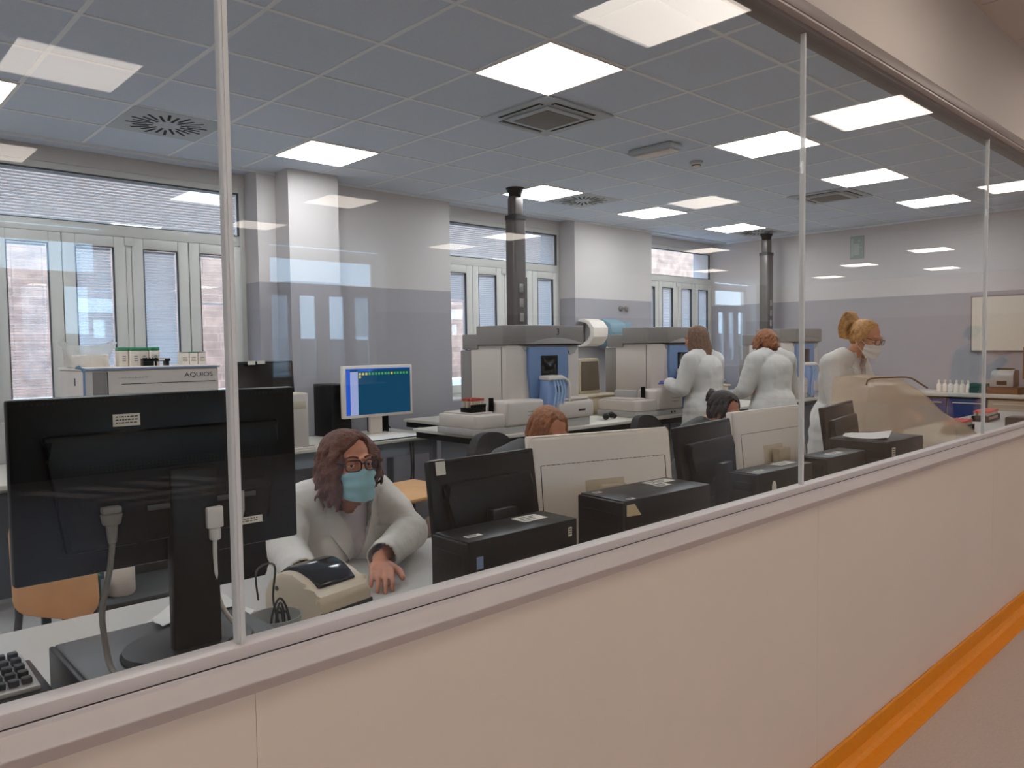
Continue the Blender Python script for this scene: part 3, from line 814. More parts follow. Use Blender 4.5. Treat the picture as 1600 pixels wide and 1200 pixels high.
def terminal(loc, label, lab2):
    b = thing('printer_drawer', lab2, 'drawer unit', loc, 0)
    MB().box(-.28, .24, -.18, .22, 0, .17, .015, 3).build('body', 'beige', b)
    MB().box(-.05, .22, -.186, -.178, .03, .12, .004).build('front', 'beige', b)
    MB().box(-.31, .26, -.2, .24, .17, .19, .006).build('top', 'beige', b)
    t = thing('computer_terminal', label, 'monitor', (loc[0]-.03, loc[1]+.0, loc[2]+.1905), .12)
    q = Matrix.Rotation(R(-9), 3, 'X')
    MB().prism([(-.17, .0), (.2, .0), (.165, .345), (-.165, .345)], 'y', -.02, .05, .012).build('bezel', 'beige', t, 30)
    MB().prism([(-.15, .03), (.165, .03), (.14, .315), (-.145, .315)], 'y', -.024, -.018).build('screen', mat_term, t, 30)
    MB().prism([(-.12, .02), (.14, .02), (.11, .3), (-.11, .3)], 'y', .05, .2, .02).build('housing', 'beige', t, 30)
    MB().box(-.1, .12, -.02, .16, -.0, .012, .003).build('foot', 'beige', t)
mat_term = mat('dull terminal glass', (112, 98, 82), .22, noise=.05, nscale=4)
terminal((5.74, 3.80, .8405), 'old beige computer terminal between the two nearer analysers', 'beige drawer unit under the old computer terminal')
terminal((7.75, 3.80, .8405), 'old beige computer terminal behind the standing women', 'beige drawer unit beneath the terminal behind the standing women')
b = MB()
b.tube([(-.08, 0, .02), (-.02, .03, .03), (.05, .0, .025), (.09, -.02, .012)], .02, sub=4).ball((-.08, 0, .025), .03).ball((.04, 0, .03), (.04, .03, .028))
tag(b.build('handset', 'cableb', None, 60, (5.33, 3.22, .8465), .3), 'dark handset lying on the bench before the old terminal', 'handset')

# wall fittings on the back wall
t = thing('towel_dispenser', 'white and blue paper towel dispenser on the back wall', 'towel dispenser', (7.3, 5.078, 1.49))
arc = [(-.02, .0), (-.02, .03), (-.10, .035), (-.17, .07), (-.225, .14), (-.225, .21), (-.17, .275), (-.10, .30), (-.02, .305), (-.02, .335), (-.11, .335), (-.2, .305), (-.27, .225), (-.27, .115), (-.2, .03), (-.10, .0)]
MB().prism(arc, 'x', -.33, -.06, .006).build('bracket', 'white', t, 30)
MB().prism([(-.02, .03), (-.02, .305), (-.10, .3), (-.17, .27), (-.22, .2), (-.22, .14), (-.17, .07), (-.10, .035)], 'x', -.20, -.0, .006).build('housing', 'greyl', t, 30)
MB().prism([(-.02, .0), (-.02, .335), (-.13, .335), (-.25, .28), (-.29, .17), (-.25, .05), (-.2, .0)], 'x', .0, .30, .014).build('cover', 'bluep', t, 30)
MB().box(.30, .44, -.24, -.02, .12, .30, .02).build('end_cap', 'bluep', t)
MB().box(.04, .28, -.16, -.156, -.26, .02).build('paper_strip', 'paper', t)
for k in range(2):
    o = MB().lathe([(0, 0), (.034, 0), (.034, .02), (.026, .035), (0, .037)], n=24)
    o.flush()
    for v in o.bm.verts: v.co = Matrix.Rotation(PI/2, 3, 'X') @ v.co
    o = o.build('wall_valve', 'metal', None, 40, (7.81+.11*k, WY-.0005, 1.97))
    tag(o, ['left', 'right'][k]+' of the two round steel valves on the wall above the towel dispenser', 'valve', 'round steel wall valves')

# right wall fittings
t = thing('whiteboard', 'whiteboard on the far right wall above the white bottles', 'whiteboard', (10.35, 1.5, 1.38))
MB().box(-.022, -.002, -.3, .26, 0, .64).build('surface', 'board', t, 0)
b = MB()
for y0, y1, z0, z1 in ((-.31, .27, -.012, .004), (-.31, .27, .636, .652), (-.31, -.296, 0, .64), (.256, .27, 0, .64)): b.box(-.028, -.001, y0, y1, z0, z1, .002)
b.build('frame', 'alud', t)
t = thing('exit_sign', 'pale green emergency exit sign high on the right wall', 'sign', (10.35, 3.13, 2.6))
MB().box(-.008, -.001, -.09, .09, 0, .3).build('plate', 'sign', t, 0)
b = MB().box(-.0095, -.0078, -.03, .045, .05, .2).ball((-.0085, -.03, .235), (.001, .014, .014)).box(-.0095, -.0078, -.065, .0, .14, .155).box(-.0095, -.0078, .05, .075, .03, .27)
b.build('pictogram', 'signw', t)

t = thing('laboratory_bench', 'long bench with blue drawers along the far right wall', 'bench', (10.02, 1.6, 0))
MB().box(-.32, .325, -1.45, 1.1, .86, .9, .004).build('worktop', 'bench', t)
MB().box(-.26, .32, -1.42, 1.05, .06, .85).box(-.2, .32, -1.4, 1.03, 0, .06).build('carcass', 'greyl', t)
MB().box(-.3, .32, -1.44, 1.08, .845, .86).build('edge_rail', 'blackm', t)
for k, m in enumerate(['greyl', 'greyl', 'beige', 'blueb', 'blueb', 'greyl']):
    for j in range(3):
        y = -1.40+.41*k
        d = MB().box(-.28, -.262, y, y+.395, .10+.25*j, .335+.25*j, .004).build('drawer', m, t); MB().box(-.292, -.28, y+.05, y+.345, .285+.25*j, .297+.25*j, .003).build('handle', 'white', d)
for k in range(6):
    t = thing('reagent_bottle', 'small white bottle in the row on the right wall bench', 'bottle', (9.9, 1.66+.062*k, .9), 0, 'white bottles on the right wall bench')
    MB().lathe([(0, .001), (.026, .001), (.028, .01), (.028, .085), (.018, .10), (.011, .105), (.011, .115), (0, .115)]).build('body', 'white', t)
    MB().lathe([(.013, .113), (.013, .14), (.01, .143), (0, .143)]).build('cap', 'white', t)
for k in range(4):
    o = MB().box(-.05, .05, -.045, .045, 0, .055, .003).build('carton', 'dgreen', None, 40, (9.9, 1.5+.095*(k % 2), .9005+.056*(k//2)), .05*k)
    tag(o, ['lower left', 'lower right', 'upper left', 'upper right'][[1, 0, 3, 2][k]]+' dark green carton in the little stack beside the white bottles', 'carton', 'dark green cartons on the right bench')
    label_card(o, -.049, -.02, .012, .03, -.0455, 0, 'label', 'white')
o = MB().box(-.14, .14, -.15, .15, 0, .07, .004).build('wooden_box', 'brown', None, 40, (9.95, 1.30, .9005))
tag(o, 'low brown wooden box under the small centrifuge', 'box')
MB().box(-.145, .145, -.155, .155, .062, .0705).build('lid', 'brown', o)
t = thing('centrifuge', 'small pale grey centrifuge standing on a low brown box', 'centrifuge', (9.95, 1.31, .9715))
MB().prism([(-.12, .0), (-.12, .15), (-.06, .2), (.12, .2), (.12, .0)], 'y', -.115, .115, .02).build('housing', 'greyl', t, 30)
MB().lathe([(.09, .2), (.088, .212), (0, .216)], (.03, 0, 0)).build('lid', 'black', t)
MB().box(-.124, -.118, -.05, .05, .03, .075, .004).build('control_panel', 'black', t)
o = MB().box(-.17, .17, -.16, .16, 0, .17, .006).build('storage_crate', 'grey', None, 40, (9.95, .92, .9005))
tag(o, 'grey green crate under the brown box at the right edge', 'crate')
MB().box(-.175, .175, -.165, .165, .15, .172, .003).build('rim', 'grey', o)
o = MB().box(-.17, .17, -.15, .15, 0, .35, .005).build('cardboard_box', 'brown', None, 40, (9.95, .95, 1.0735))
tag(o, 'brown box at the right edge, stacked on a grey green crate', 'box')
MB().box(-.172, -.0, -.03, .03, .1, .352).build('tape', 'tape', o)

# ------------------------------------------------------------------ the white analyser by the left window
t = thing('flow_cytometer', 'white analyser with blue trim below the left window', 'analyser', (1.35, 4.2, .7505))
MB().prism([(0, .0), (.86, 0), (.86, .6), (0, .6)], 'z', .0, .63, .012).build('body', 'ivory', t, 30)
MB().box(-.006, .87, -.012, .61, .63, .65, .006).build('top_panel', 'white', t)
MB().tube([(.0, -.008, .1), (.0, -.008, .62), (.02, -.008, .638), (.85, -.008, .638)], .007, sub=3).build('trim', 'bluec', t)
MB().box(.05, .13, -.004, .0, .1, .62).build('recess', 'greyc', t)
MB().box(.135, .14, -.005, .001, .1, .62).build('seam', 'ink', t)
MB().box(.22, .84, -.003, .0, .536, .540).build('crease', 'ink', t)
label_card(t, .2, .40, .575, .585, -.0005, 1, 'print_strip', 'ivory')
text('AQUIOS', .042, 'lettering', 'ink', t, (.72, -.002, .585), 1.25)
MB().box(-.004, .002, .2, .22, .53, .58, .003).build('lock', 'black', t)
for k in range(4):
    o = thing('reagent_carton', ['white reagent pack with green lid next to the plastic bag', 'white reagent pack with green lid, second from the plastic bag', 'white reagent pack with green lid behind the black bracket', 'white reagent pack with green lid, farthest from the plastic bag'][k], 'reagent pack', (1.665+.066*k, 4.5-.03*(k % 2), 1.4008), 0, 'green lidded packs on the white analyser')
    MB().box(-.03, .03, -.04, .04, 0, .105, .004).build('body', 'white', o)
    MB().box(-.031, .031, -.041, .041, .105, .128, .006).build('lid', 'green', o)
    label_card(o, -.01, .018, .02, .08, -.0405, 3, 'label', 'white')
for k in range(3):
    o = thing('small_carton', ['small white box, left of the three by the glass joint', 'small white box with green top, middle of the three by the glass joint', 'small white box nearest the glass joint'][k], 'box', (2.08+.062*k, 4.5, 1.4008), 0, 'small boxes on the white analyser')
    MB().box(-.028, .028, -.03, .03, 0, .085, .003).build('body', 'white', o)
    MB().box(-.0285, .0285, -.0305, .0305, .085, .092, .002).build('lid', 'green' if k == 1 else 'greyl', o)
    label_card(o, -.02, .02, .015, .06, -.0305, 3, 'label', 'white')
t = thing('bracket', 'black plastic bracket on top of the white analyser', 'bracket', (1.84, 4.36, 1.4008))
MB().box(-.09, .09, -.03, .03, .03, .05, .003).box(-.09, -.02, -.03, .03, 0, .03, .004).box(.06, .08, -.03, .03, 0, .03).build('body', 'black', t)
for k in range(5): MB().cyl((-.085+.02*k, -.02, .0), (-.085+.02*k, -.02, .055), .006).build('peg', 'black', t)
label_card(t, .01, .05, .035, .046, -.0305, 0, 'label', 'white')
o = MB().box(-.11, .11, -.08, .08, 0, .08, .006).build('storage_box', 'white', None, 40, (1.45, 4.5, 1.4008))
tag(o, 'white box inside the clear plastic bag on the white analyser', 'box')
MB().box(-.112, .112, -.082, .082, .07, .082, .004).build('lid', 'white', o)
def bagf(u, v):
    a = 2*PI*u; w_ = .13+.05*v-.02*math.sin(3*v); s_ = 1+.10*math.sin(5*a+4*v)*v
    return (w_*s_*math.copysign(abs(math.cos(a))**.6, math.cos(a)), .105*s_*math.copysign(abs(math.sin(a))**.6, math.sin(a))*(1-.75*v**2), .002+.155*v+.02*v*math.sin(2*a+1))
o = MB().grid(bagf, 40, 12).build('plastic_bag', 'bag', None, 80, (1.45, 4.5, 1.4008))
tag(o, 'clear plastic bag around a white box on the white analyser', 'bag')

# ------------------------------------------------------------------ screens and computers
def monitor(label, loc, rz, w, h, z0, m='black', tilt=8, style='bulge', group=None, base='rect', name='computer_monitor', dx=0., dy=0.):
    """z0 height of the lower edge above the base; screen looks to +y, back to -y; tilt in degrees"""
    t = thing(name, label, 'monitor', loc, rz, group)
    q = Matrix.Rotation(R(-tilt), 3, 'X'); pv = (0, 0, z0)
    def tr(o):
        for v in o.bm.verts: v.co = q @ (v.co-Vector(pv)) + Vector(pv)
        return o
    tr(MB().box(-w/2, w/2, -.012, .016, z0, z0+h, .006, 2)).build('housing', m, t)
    tr(MB().box(-w/2+.016, w/2-.016, .0155, .018, z0+.02, z0+h-.016)).build('screen', 'blackg', t)
    if style == 'bulge':
        b = MB(); hw = w*.42
        b.prism([(-hw, z0+h*.80), (hw, z0+h*.80), (hw*.9, z0+h*.66), (hw*.86, z0+.05), (-hw*.86, z0+.05), (-hw*.9, z0+h*.66)], 'y', -.04, -.011, .012)
        tr(b).build('rear_cover', m, t, 30)
        v = MB()
        for k in range(60):
            x = -w*.46+w*.92*k/59
            v.box(x-.0018, x+.0018, -.0126, -.0118, z0+h-.013, z0+h-.008)
        for j in range(3):
            for k in range(50): v.box(-hw*.8+hw*1.6*k/49-.0016, -hw*.8+hw*1.6*k/49+.0016, -.0405, -.0395, z0+h*.62-.006*j-.0012, z0+h*.62-.006*j+.0012)
        tr(v).build('vent', 'hole', t, 0)
        tr(MB().box(-w*.1, w*.3, -.043, -.0395, z0+h*.33, z0+h*.36, .001)).build('port_strip', 'dgrey', t)
    elif style == 'slab':
        tr(MB().box(-w/2+.004, w/2-.004, -.03, -.01, z0+.004, z0+h-.004, .014, 3)).build('rear_cover', m, t)
        v = MB()
        for k in range(26): v.box(-w*.44+w*.88*k/26, -w*.44+w*.88*(k+.8)/26, -.0308, -.0296, z0+h*.74, z0+h*.745)
        v.box(-w*.445, -w*.44, -.0308, -.0296, z0+.03, z0+h*.74).box(w*.44, w*.445, -.0308, -.0296, z0+.03, z0+h*.74)
        tr(v).build('groove', 'hole', t, 0)
        tr(MB().box(-.09, .075, -.0315, -.0295, z0+h*.30, z0+h*.58, .001)).build('hinge_plate', 'beige', t)
    neck_w = .05 if base != 'round' else .048
    MB().box(dx-neck_w, dx+neck_w, -.065+dy*.3, -.03+dy*.3, .012, z0+h*.55, .006).build('stand_neck', m if style != 'slab' else 'beige', t)
    if base == 'round':
        MB().lathe([(0, 0), (.13, 0), (.135, .006), (.13, .014), (.05, .024), (0, .025)], (dx, -.045+dy, 0), 40, 1, .85).build('stand_base', 'black', t)
    else:
        MB().box(-.12, .12, -.085, .11, 0, .014, .006).build('stand_base', m, t)
    return t
# big near monitor, on the flat case
m1 = monitor('big black monitor nearest the camera, seen from behind with white label', (.56, .455, .8705), 0, .56, .345, .2, tilt=0, base='round', dx=.035, dy=.055)
label_card(m1, -.105, -.055, .483, .507, -.0125, 3, 'label')
cn = MB().box(.055, .09, -.058, -.04, .26, .305, .004).build('video_plug', 'cablew', m1)
MB().cyl((.0725, -.05, .235), (.0725, -.05, .26), .012, bev=.003).build('strain_relief', 'cablew', cn)
pw = MB().cyl((-.125, -.052, .30), (-.125, -.052, .322), .016, .02, bev=.003).box(-.142, -.108, -.062, -.042, .322, .335, .003)
pw = pw.build('power_plug', 'cable', m1)
MB().cyl((-.125, -.052, .265), (-.125, -.052, .30), .008, .011).build('strain_relief', 'cable', pw)
label_card(m1, .11, .18, .255, .27, -.0435, 2, 'port_label')
MB().tube([(.13, -.044, .27), (.13, -.055, .29), (.13, -.055, .33)], .006).build('audio_plug', 'greyl', m1)
o = MB().tube([(.435, .403, 1.135), (.43, .41, 1.08), (.42, .43, 1.0), (.425, .44, .94), (.43, .43, .89), (.435, .40, .877), (.44, .36, .8765)], .0058, sub=6).build('power_cable', 'cable', None)
tag(o, 'thick grey power cable hanging from the big black monitor', 'cable')
o = MB().tube([(.632, .405, 1.105), (.634, .41, 1.03), (.645, .42, .97), (.665, .43, .93), (.69, .44, .895), (.71, .47, .8765)], .0048, sub=6).build('video_cable', 'cablew', None)
tag(o, 'white video cable hanging from the big black monitor beside its stand', 'cable')

t = thing('desktop_computer', 'flat dark grey desktop computer under the big black monitor', 'computer', (.585, .51, .7505))
MB().box(-.195, .195, -.18, .18, .004, .12, .006).build('case', 'dgrey', t)
MB().box(-.205, -.194, -.18, .18, .004, .118, .004).build('front_bezel', 'black', t)
for x in (-.16, .16):
    for y in (-.15, .15): MB().cyl((x, y, 0), (x, y, .004), .012).build('foot', 'black', t)
o = MB().box(-.3, .3, -.15, .15, 0, .075, .006).build('docking_box', 'black', None, 40, (.06, .62, .7505))
tag(o, 'low black box under the keyboard at the left edge', 'box')
MB().box(-.28, .28, -.152, -.149, .02, .055).build('front', 'blackm', o)
t = thing('keyboard', 'keyboard with black keys at the lower left edge', 'keyboard', (.12, .66, .8265), .0)
MB().prism([(-.09, 0), (.09, 0), (.09, .022), (-.09, .010)], 'x', -.22, .22, .003).build('case', 'greyl', t)
kk = 0
for j in range(5):
    for i in range(19):
        x = -.205+.0225*i
        MB().prism([(-.009, -.009), (.009, -.009), (.009, .009), (-.009, .009)], 'z', .012+.0022*j, .0245+.0028*j, .002).build('key', 'blackm', t, 30, (x, -.066+.033*j, 0))

def paper_sheet(label, loc, rz, w, d, wave, name='paper_sheet', n=1):
    def f(u, v): return ((u-.5)*w, (v-.5)*d, .002+wave*(.5+.5*math.sin(5*u+3*v+loc[0]*9))*(abs(u-.5)+abs(v-.5)))
    o = MB().grid(f, 14, 14, .0012+.001*(n-1)).build(name, 'paper', None, 60, loc, rz)
    return tag(o, label, 'paper')
paper_sheet('loose white sheet lying on the flat grey computer beside the monitor foot', (.68, .655, .8715), .2, .20, .06, .015)
paper_sheet('white papers spread on the desk between monitor foot and label printer', (.74, .90, .764), .45, .30, .22, .045, 'paper_pile', 6)

t = thing('storage_tub', 'round grey frosted tub holding a black cable coil', 'tub', (.848, .585, .7505))
MB().lathe([(0, .001), (.05, .001), (.062, .09), (.064, .095), (.060, .095), (.05, .006), (0, .006)]).build('wall', 'tub', t)
b = MB()
for k in range(4):
    a = k*.7; c, s_ = math.cos(a), math.sin(a)
    b.tube([(.86-.03*c, .585-.03*s_, .785), (.86-.02*c, .585-.02*s_, .85), (.86, .585, .885-.012*k), (.86+.02*c, .585+.02*s_, .85), (.86+.03*c, .585+.03*s_, .785)], .0028, sub=5)
b.tube([(.86, .58, .80), (.85, .60, .88), (.865, .62, .96), (.90, .80, .90), (.93, .86, .80)], .0028, sub=6)
tag(b.build('cable_coil', 'cableb', None), 'black cable coil standing up in the round tub', 'cable')

t = thing('label_printer', 'beige desktop label printer with dark curved window', 'printer', (1.075, .785, .7505), R(10))
MB().prism([(-.125, .0), (.125, .0), (.125, .06), (.10, .10), (.05, .127), (0, .131), (-.06, .114), (-.095, .086), (-.125, .075)], 'x', -.095, .095, .016).build('body', 'beige', t, 35)
MB().prism([(.085, .10), (.085, .116), (.05, .138), (.005, .145), (-.04, .135), (-.085, .103), (-.085, .09)], 'x', -.068, .068, .008).build('window', 'blackg', t, 35)
MB().box(-.09, .09, -.128, -.12, .03, .04).build('slot', 'hole', t)
MB().cyl((-.097, .06, .08), (-.093, .06, .08), .007).build('screw_cover', 'dgrey', t)

def tower(label, loc, rz, w, d, h, m='black', stick=()):
    """desktop tower: w along x, d along y"""
    t = thing('computer_tower', label, 'computer', loc, rz)
    MB().box(-w/2, w/2, -d/2, d/2, .006, h, .004).build('case', m, t)
    MB().box(-w/2-.012, -w/2+.001, -d/2, d/2, .008, h-.004, .005).build('front_bezel', 'blackm' if m != 'beige' else 'ivory', t)
    MB().box(-w/2-.0135, -w/2-.011, -d/2+.02, d/2-.02, h*.72, h*.86, .001).build('drive_door', 'black' if m != 'beige' else 'beige', t)
    for x in (-w*.4, w*.4): MB().box(x-.02, x+.02, -d/2+.01, d/2-.01, 0, .006).build('foot', 'blackm', t)
    for kind, a in stick:
        if kind == 'top':
            x, y, sw, sd = a
            o = MB().box(x-sw/2, x+sw/2, y-sd/2, y+sd/2, h, h+.001).build('label', 'sticker', t, 0)
            b = MB()
            for k in range(3): b.box(x-sw*.4, x+sw*(.1+.1*k), y-sd*.3+sd*.25*k, y-sd*.22+sd*.25*k, h+.001, h+.0015)
            b.build('print', 'ink', o, 0)
        elif kind == 'side':
            x, z, sw, sh, mm = a
            label_card(t, x-sw/2, x+sw/2, z-sh/2, z+sh/2, -d/2, 3 if mm == 'sticker' else 0, 'label', mm)
    return t
tower('black computer tower beside the masked woman, with a blue sticker', (1.45, .385, .7505), -.03, .40, .15, .25, 'black', [('top', (.10, .02, .09, .06)), ('top', (-.15, -.03, .05, .02)), ('side', (-.165, .19, .022, .032, 'bluec')), ('side', (.17, .215, .014, .026, 'sticker'))])
pc4 = tower('broad black computer case with torn tan tape at its corner', (2.01, .325, .7505), -.06, .42, .19, .285, 'black', [('top', (.12, .05, .12, .045)), ('top', (.08, .0, .06, .03)), ('top', (-.17, .06, .03, .02)), ('top', (-.17, -.08, .03, .015))])
MB().prism([(-.205, .272), (-.17, .272), (-.14, .235), (-.205, .238)], 'y', -.0965, -.0955).build('tape', 'tape', pc4, 0)
pc6 = tower('black computer tower with white oval sticker, left of the second glass joint', (2.89, .355, .7505), -.03, .42, .125, .25, 'black', [('top', (.10, .01, .12, .05)), ('top', (-.14, -.02, .06, .02)), ('side', (-.14, .08, .04, .03, 'sticker'))])
MB().ball((-.10, -.064, .185), (.017, .002, .027)).build('oval_sticker', 'paper', pc6)
tower('small black computer right of the second glass joint, white label on top', (3.44, .35, .7505), -.03, .36, .13, .25, 'black', [('top', (-.02, -.01, .12, .035))])
tower('large black computer case under a loose white sheet', (3.89, .335, .7505), -.05, .39, .28, .285, 'blackm', [('side', (-.14, .235, .035, .04, 'sticker'))])
paper_sheet('loose white sheet on top of the large black computer case', (3.84, .36, 1.0368), .25, .24, .19, .02)

m3 = monitor('black monitor with paper tag on its corner, beside the masked woman', (1.568, .585, .7505), -.02, .425, .345, .071, tilt=8)
o = MB().box(-.19, -.155, -.013, .018, .416, .418, rot=Matrix.Rotation(R(-8), 3, 'X'), piv=(0, 0, .071)).box(-.19, -.155, -.014, -.0125, .372, .412, rot=Matrix.Rotation(R(-8), 3, 'X'), piv=(0, 0, .071)).build('paper_tag', 'sticker', m3, 0)
monitor('large white all-in-one screen nearest the camera, seen from behind', (2.123, .592, .7505), -.288, .60, .40, .039, 'white', 6, 'slab')
monitor('black monitor in front of the dark haired person bending down', (2.748, .542, .7505), .122, .495, .35, .078, tilt=8)
monitor('smaller looking white all-in-one screen left of the second glass joint', (3.326, .587, .7505), -.037, .60, .40, .047, 'white', 6, 'slab')
monitor('black monitor behind the large black computer case on the right', (4.206, .624, .7505), .172, .62, .36, .055, tilt=8)
m2 = monitor('switched off black monitor with two paper tags beside the white analyser', (2.69, 4.535, .7505), PI, .55, .40, .26, tilt=-6, style='plain')
MB().box(.06, .12, .016, .0175, .635, .665).box(-.02, .045, .016, .0175, .64, .665).build('paper_tag', 'sticker', m2, 0)

# lit screen on the computer table
t = thing('computer_monitor', 'silver monitor with a lit blue screen on the computer table', 'monitor', (3.68, 4.42, .7505))
MB().box(-.35, .35, -.02, .03, .165, .605, .008).build('bezel', 'white', t)
s_ = MB().box(-.325, .325, -.0215, -.0195, .19, .58).build('screen', 'screen', t, 0)
MB().box(-.325, -.285, -.0225, -.0215, .19, .575).build('side_bar', 'screenb', s_, 0)
MB().box(-.285, -.21, -.0225, -.0215, .19, .555).build('list_pane', 'screenw', s_, 0)
MB().box(-.325, .325, -.0228, -.0216, .572, .58).box(-.21, -.06, -.0228, -.0216, .558, .568).build('title_bar', 'screenb', s_, 0)
b = MB(); c = MB()
for k in range(16): (c if k < 3 or k == 10 else b).box(-.20+.032*k, -.18+.032*k, -.0225, -.0215, .525, .545)
b.build('green_icons', 'screeng', s_, 0); c.box(-.20, -.18, -.0225, -.0215, .50, .516).build('yellow_icons', 'screeny', s_, 0)
MB().box(-.06, .06, .03, .07, .012, .40, .006).build('stand_neck', 'white', t)
MB().box(-.16, .16, -.06, .14, 0, .014, .005).build('stand_base', 'white', t)
tower('slim black computer tower standing behind the lit blue screen', (3.39, 4.72, .7505), PI/2, .36, .18, .45, 'black', [])
o = MB().box(-.07, .07, -.07, .07, 0, .16, .006).build('loudspeaker', 'blackm', None, 40, (3.83, 4.66, .7505))
tag(o, 'black loudspeaker behind the lit blue screen', 'speaker'); MB().box(-.06, .06, -.0725, -.069, .012, .145).build('grille', 'black', o)
t = thing('desk_pad', 'pale blotting pad on the computer table before the lit blue screen', 'desk pad', (3.62, 4.2, .7505), .05)
MB().box(-.27, .27, -.13, .13, 0, .012, .003).build('sheet_stack', 'paper', t); MB().box(-.272, .272, -.132, -.126, .0, .010).build('binding', 'ink', t)
t = thing('computer_mouse', 'black computer mouse at the corner of the computer table', 'mouse', (4.0, 4.25, .7505))
MB().ball((0, 0, .0285), (.045, .065, .028)).build('body', 'black', t); MB().box(-.002, .002, -.05, .0, .052, .058).build('wheel', 'dgrey', t)
for k, dx in enumerate((0, .03)):
    o = MB().tube([(3.9+dx, 4.88, .98), (3.94+dx, 4.86, .9), (3.97+dx, 4.80, .82), (4.0+dx*1.5, 4.78, .758)], .006, sub=4).build('black_cord', 'cableb', None)
    tag(o, 'black cord on the computer table behind the lit blue screen', 'cable', 'black cords by the lit screen')
for k in range(2):
    o = MB().tube([(3.72+.03*k, 4.02, .72), (3.73+.02*k, 4.015, .5), (3.71+.03*k, 4.02, .25), (3.75+.03*k, 4.02, .012)], .008, sub=4).build('hanging_cord', 'cableb', None)
    tag(o, 'black cord hanging from the front of the computer table', 'cable', 'black cords under the computer table')
tower('beige upright computer tower at the front edge of the computer table', (2.76, 4.265, .7505), PI/2, .30, .175, .42, 'beige', [])
t = thing('keyboard', 'white keyboard on the computer table below the beige tower', 'keyboard', (2.68, 4.10, .7505))
MB().box(-.2, .2, -.05, .0, 0, .02, .004).build('case', 'white', t); MB().box(-.19, .19, -.045, -.005, .02, .026, .002).build('keys', 'greyl', t)

# ------------------------------------------------------------------ right end of the desk
def cover2(u, v):
    x = -.44+.92*u
    top = .53 if u < .3 else .53-.40*((u-.3)/.7)**.9
    top += .012*math.sin(17*u)*math.sin(5*v)
    if v < .35: z = v/.35*top; y = -.15-.03*math.sin(9*u)*(1-v/.35)
    elif v < .65: z = top+.012*math.sin(PI*(v-.35)/.3); y = -.15+.3*(v-.35)/.3
    else: z = (1-v)/.35*top; y = .15+.03*math.sin(11*u)*(v-.65)/.35
    if u < .05: x += .05*(1-z/.6)*-1+.02
    return (x, y, .004+z)
t = thing('covered_instrument', 'instrument under a cloudy beige plastic dust sheet in front of the woman with glasses', 'dust cover', (5.02, .60, .7505), -.45)
MB().grid(cover2, 60, 36).build('dust_sheet', 'cover', t, 80)
for u0 in (0.0, 1.0):
    b = MB(); pp = [cover2(u0, k/36) for k in range(37)]
    b.bm.faces.new([b.bm.verts.new(Vector(p)) for p in pp]); b.build('dust_sheet_end', 'cover', t, 0)
MB().prism([(-.36, 0), (-.10, 0), (-.10, .40), (-.14, .50), (-.32, .50), (-.36, .44)], 'y', -.10, .10, .03).build('head', 'ivory', t, 30)
MB().box(-.38, .38, -.12, .12, 0, .10, .02).build('base', 'greyl', t)
MB().tube([(-.435, -.14, .50), (-.42, -.155, .536), (-.27, -.165, .540), (-.14, -.16, .535), (-.06, -.158, .50), (.0, -.155, .47)], .005, sub=4).build('hem_cord', 'brown', t)

def rack(loc, rz, label):
    t = thing('sample_rack', label, 'tube rack', loc, rz, 'coral capped tube racks on the desk')
    MB().box(-.22, .22, -.07, .07, 0, .012, .003).box(-.22, .22, -.07, .07, .045, .052).box(-.22, -.21, -.07, .07, 0, .052).box(.21, .22, -.07, .07, 0, .052).build('frame', 'blackm', t)
    for i in range(12):
        for j in range(4):
            x, y = -.19+.0345*i, -.05+.033*j
            p = MB().cyl((x, y, .013), (x, y, .078), .0085, n=8).build('tube', 'ivory', t); MB().cyl((x, y, .078), (x, y, .098), .0125, n=8, bev=.003).build('stopper', 'pink', p)
    return t
rack((7.0, .90, .7505), .05, 'nearer rack of coral capped tubes at the right end of the desk')
rack((8.2, 1.02, .7505), .05, 'farther rack of coral capped tubes at the right end of the desk')
t = thing('barcode_reader', 'dark device on the desk between the coral tube racks and the glass', 'device', (7.35, .55, .7505))
MB().box(-.1, .1, -.08, .08, 0, .12, .012).build('body', 'black', t); MB().box(-.06, .06, -.082, -.078, .05, .1).build('display', 'smoked', t)
def bag2(u, v):
    a = 2*PI*u; k = 1+.12*math.sin(4*a+5*v); w_ = math.sin(PI*(.5+.5*v))**.6 if v < 1 else 0
    return (.36*math.cos(a)*k*w_, .15*math.sin(a)*k*w_, .004+.22*v+.02*math.sin(3*a)*v)
o = MB().grid(bag2, 36, 12).build('plastic_bag', 'bag', None, 80, (8.75, .5, .7505))
tag(o, 'crumpled clear plastic bag lying on the desk at the right edge', 'bag')

# ================================================================== PEOPLE
def rotm(yaw=0., pitch=0., roll=0.):
    return (Matrix.Rotation(R(yaw), 3, 'Z') @ Matrix.Rotation(R(pitch), 3, 'X') @ Matrix.Rotation(R(roll), 3, 'Y'))

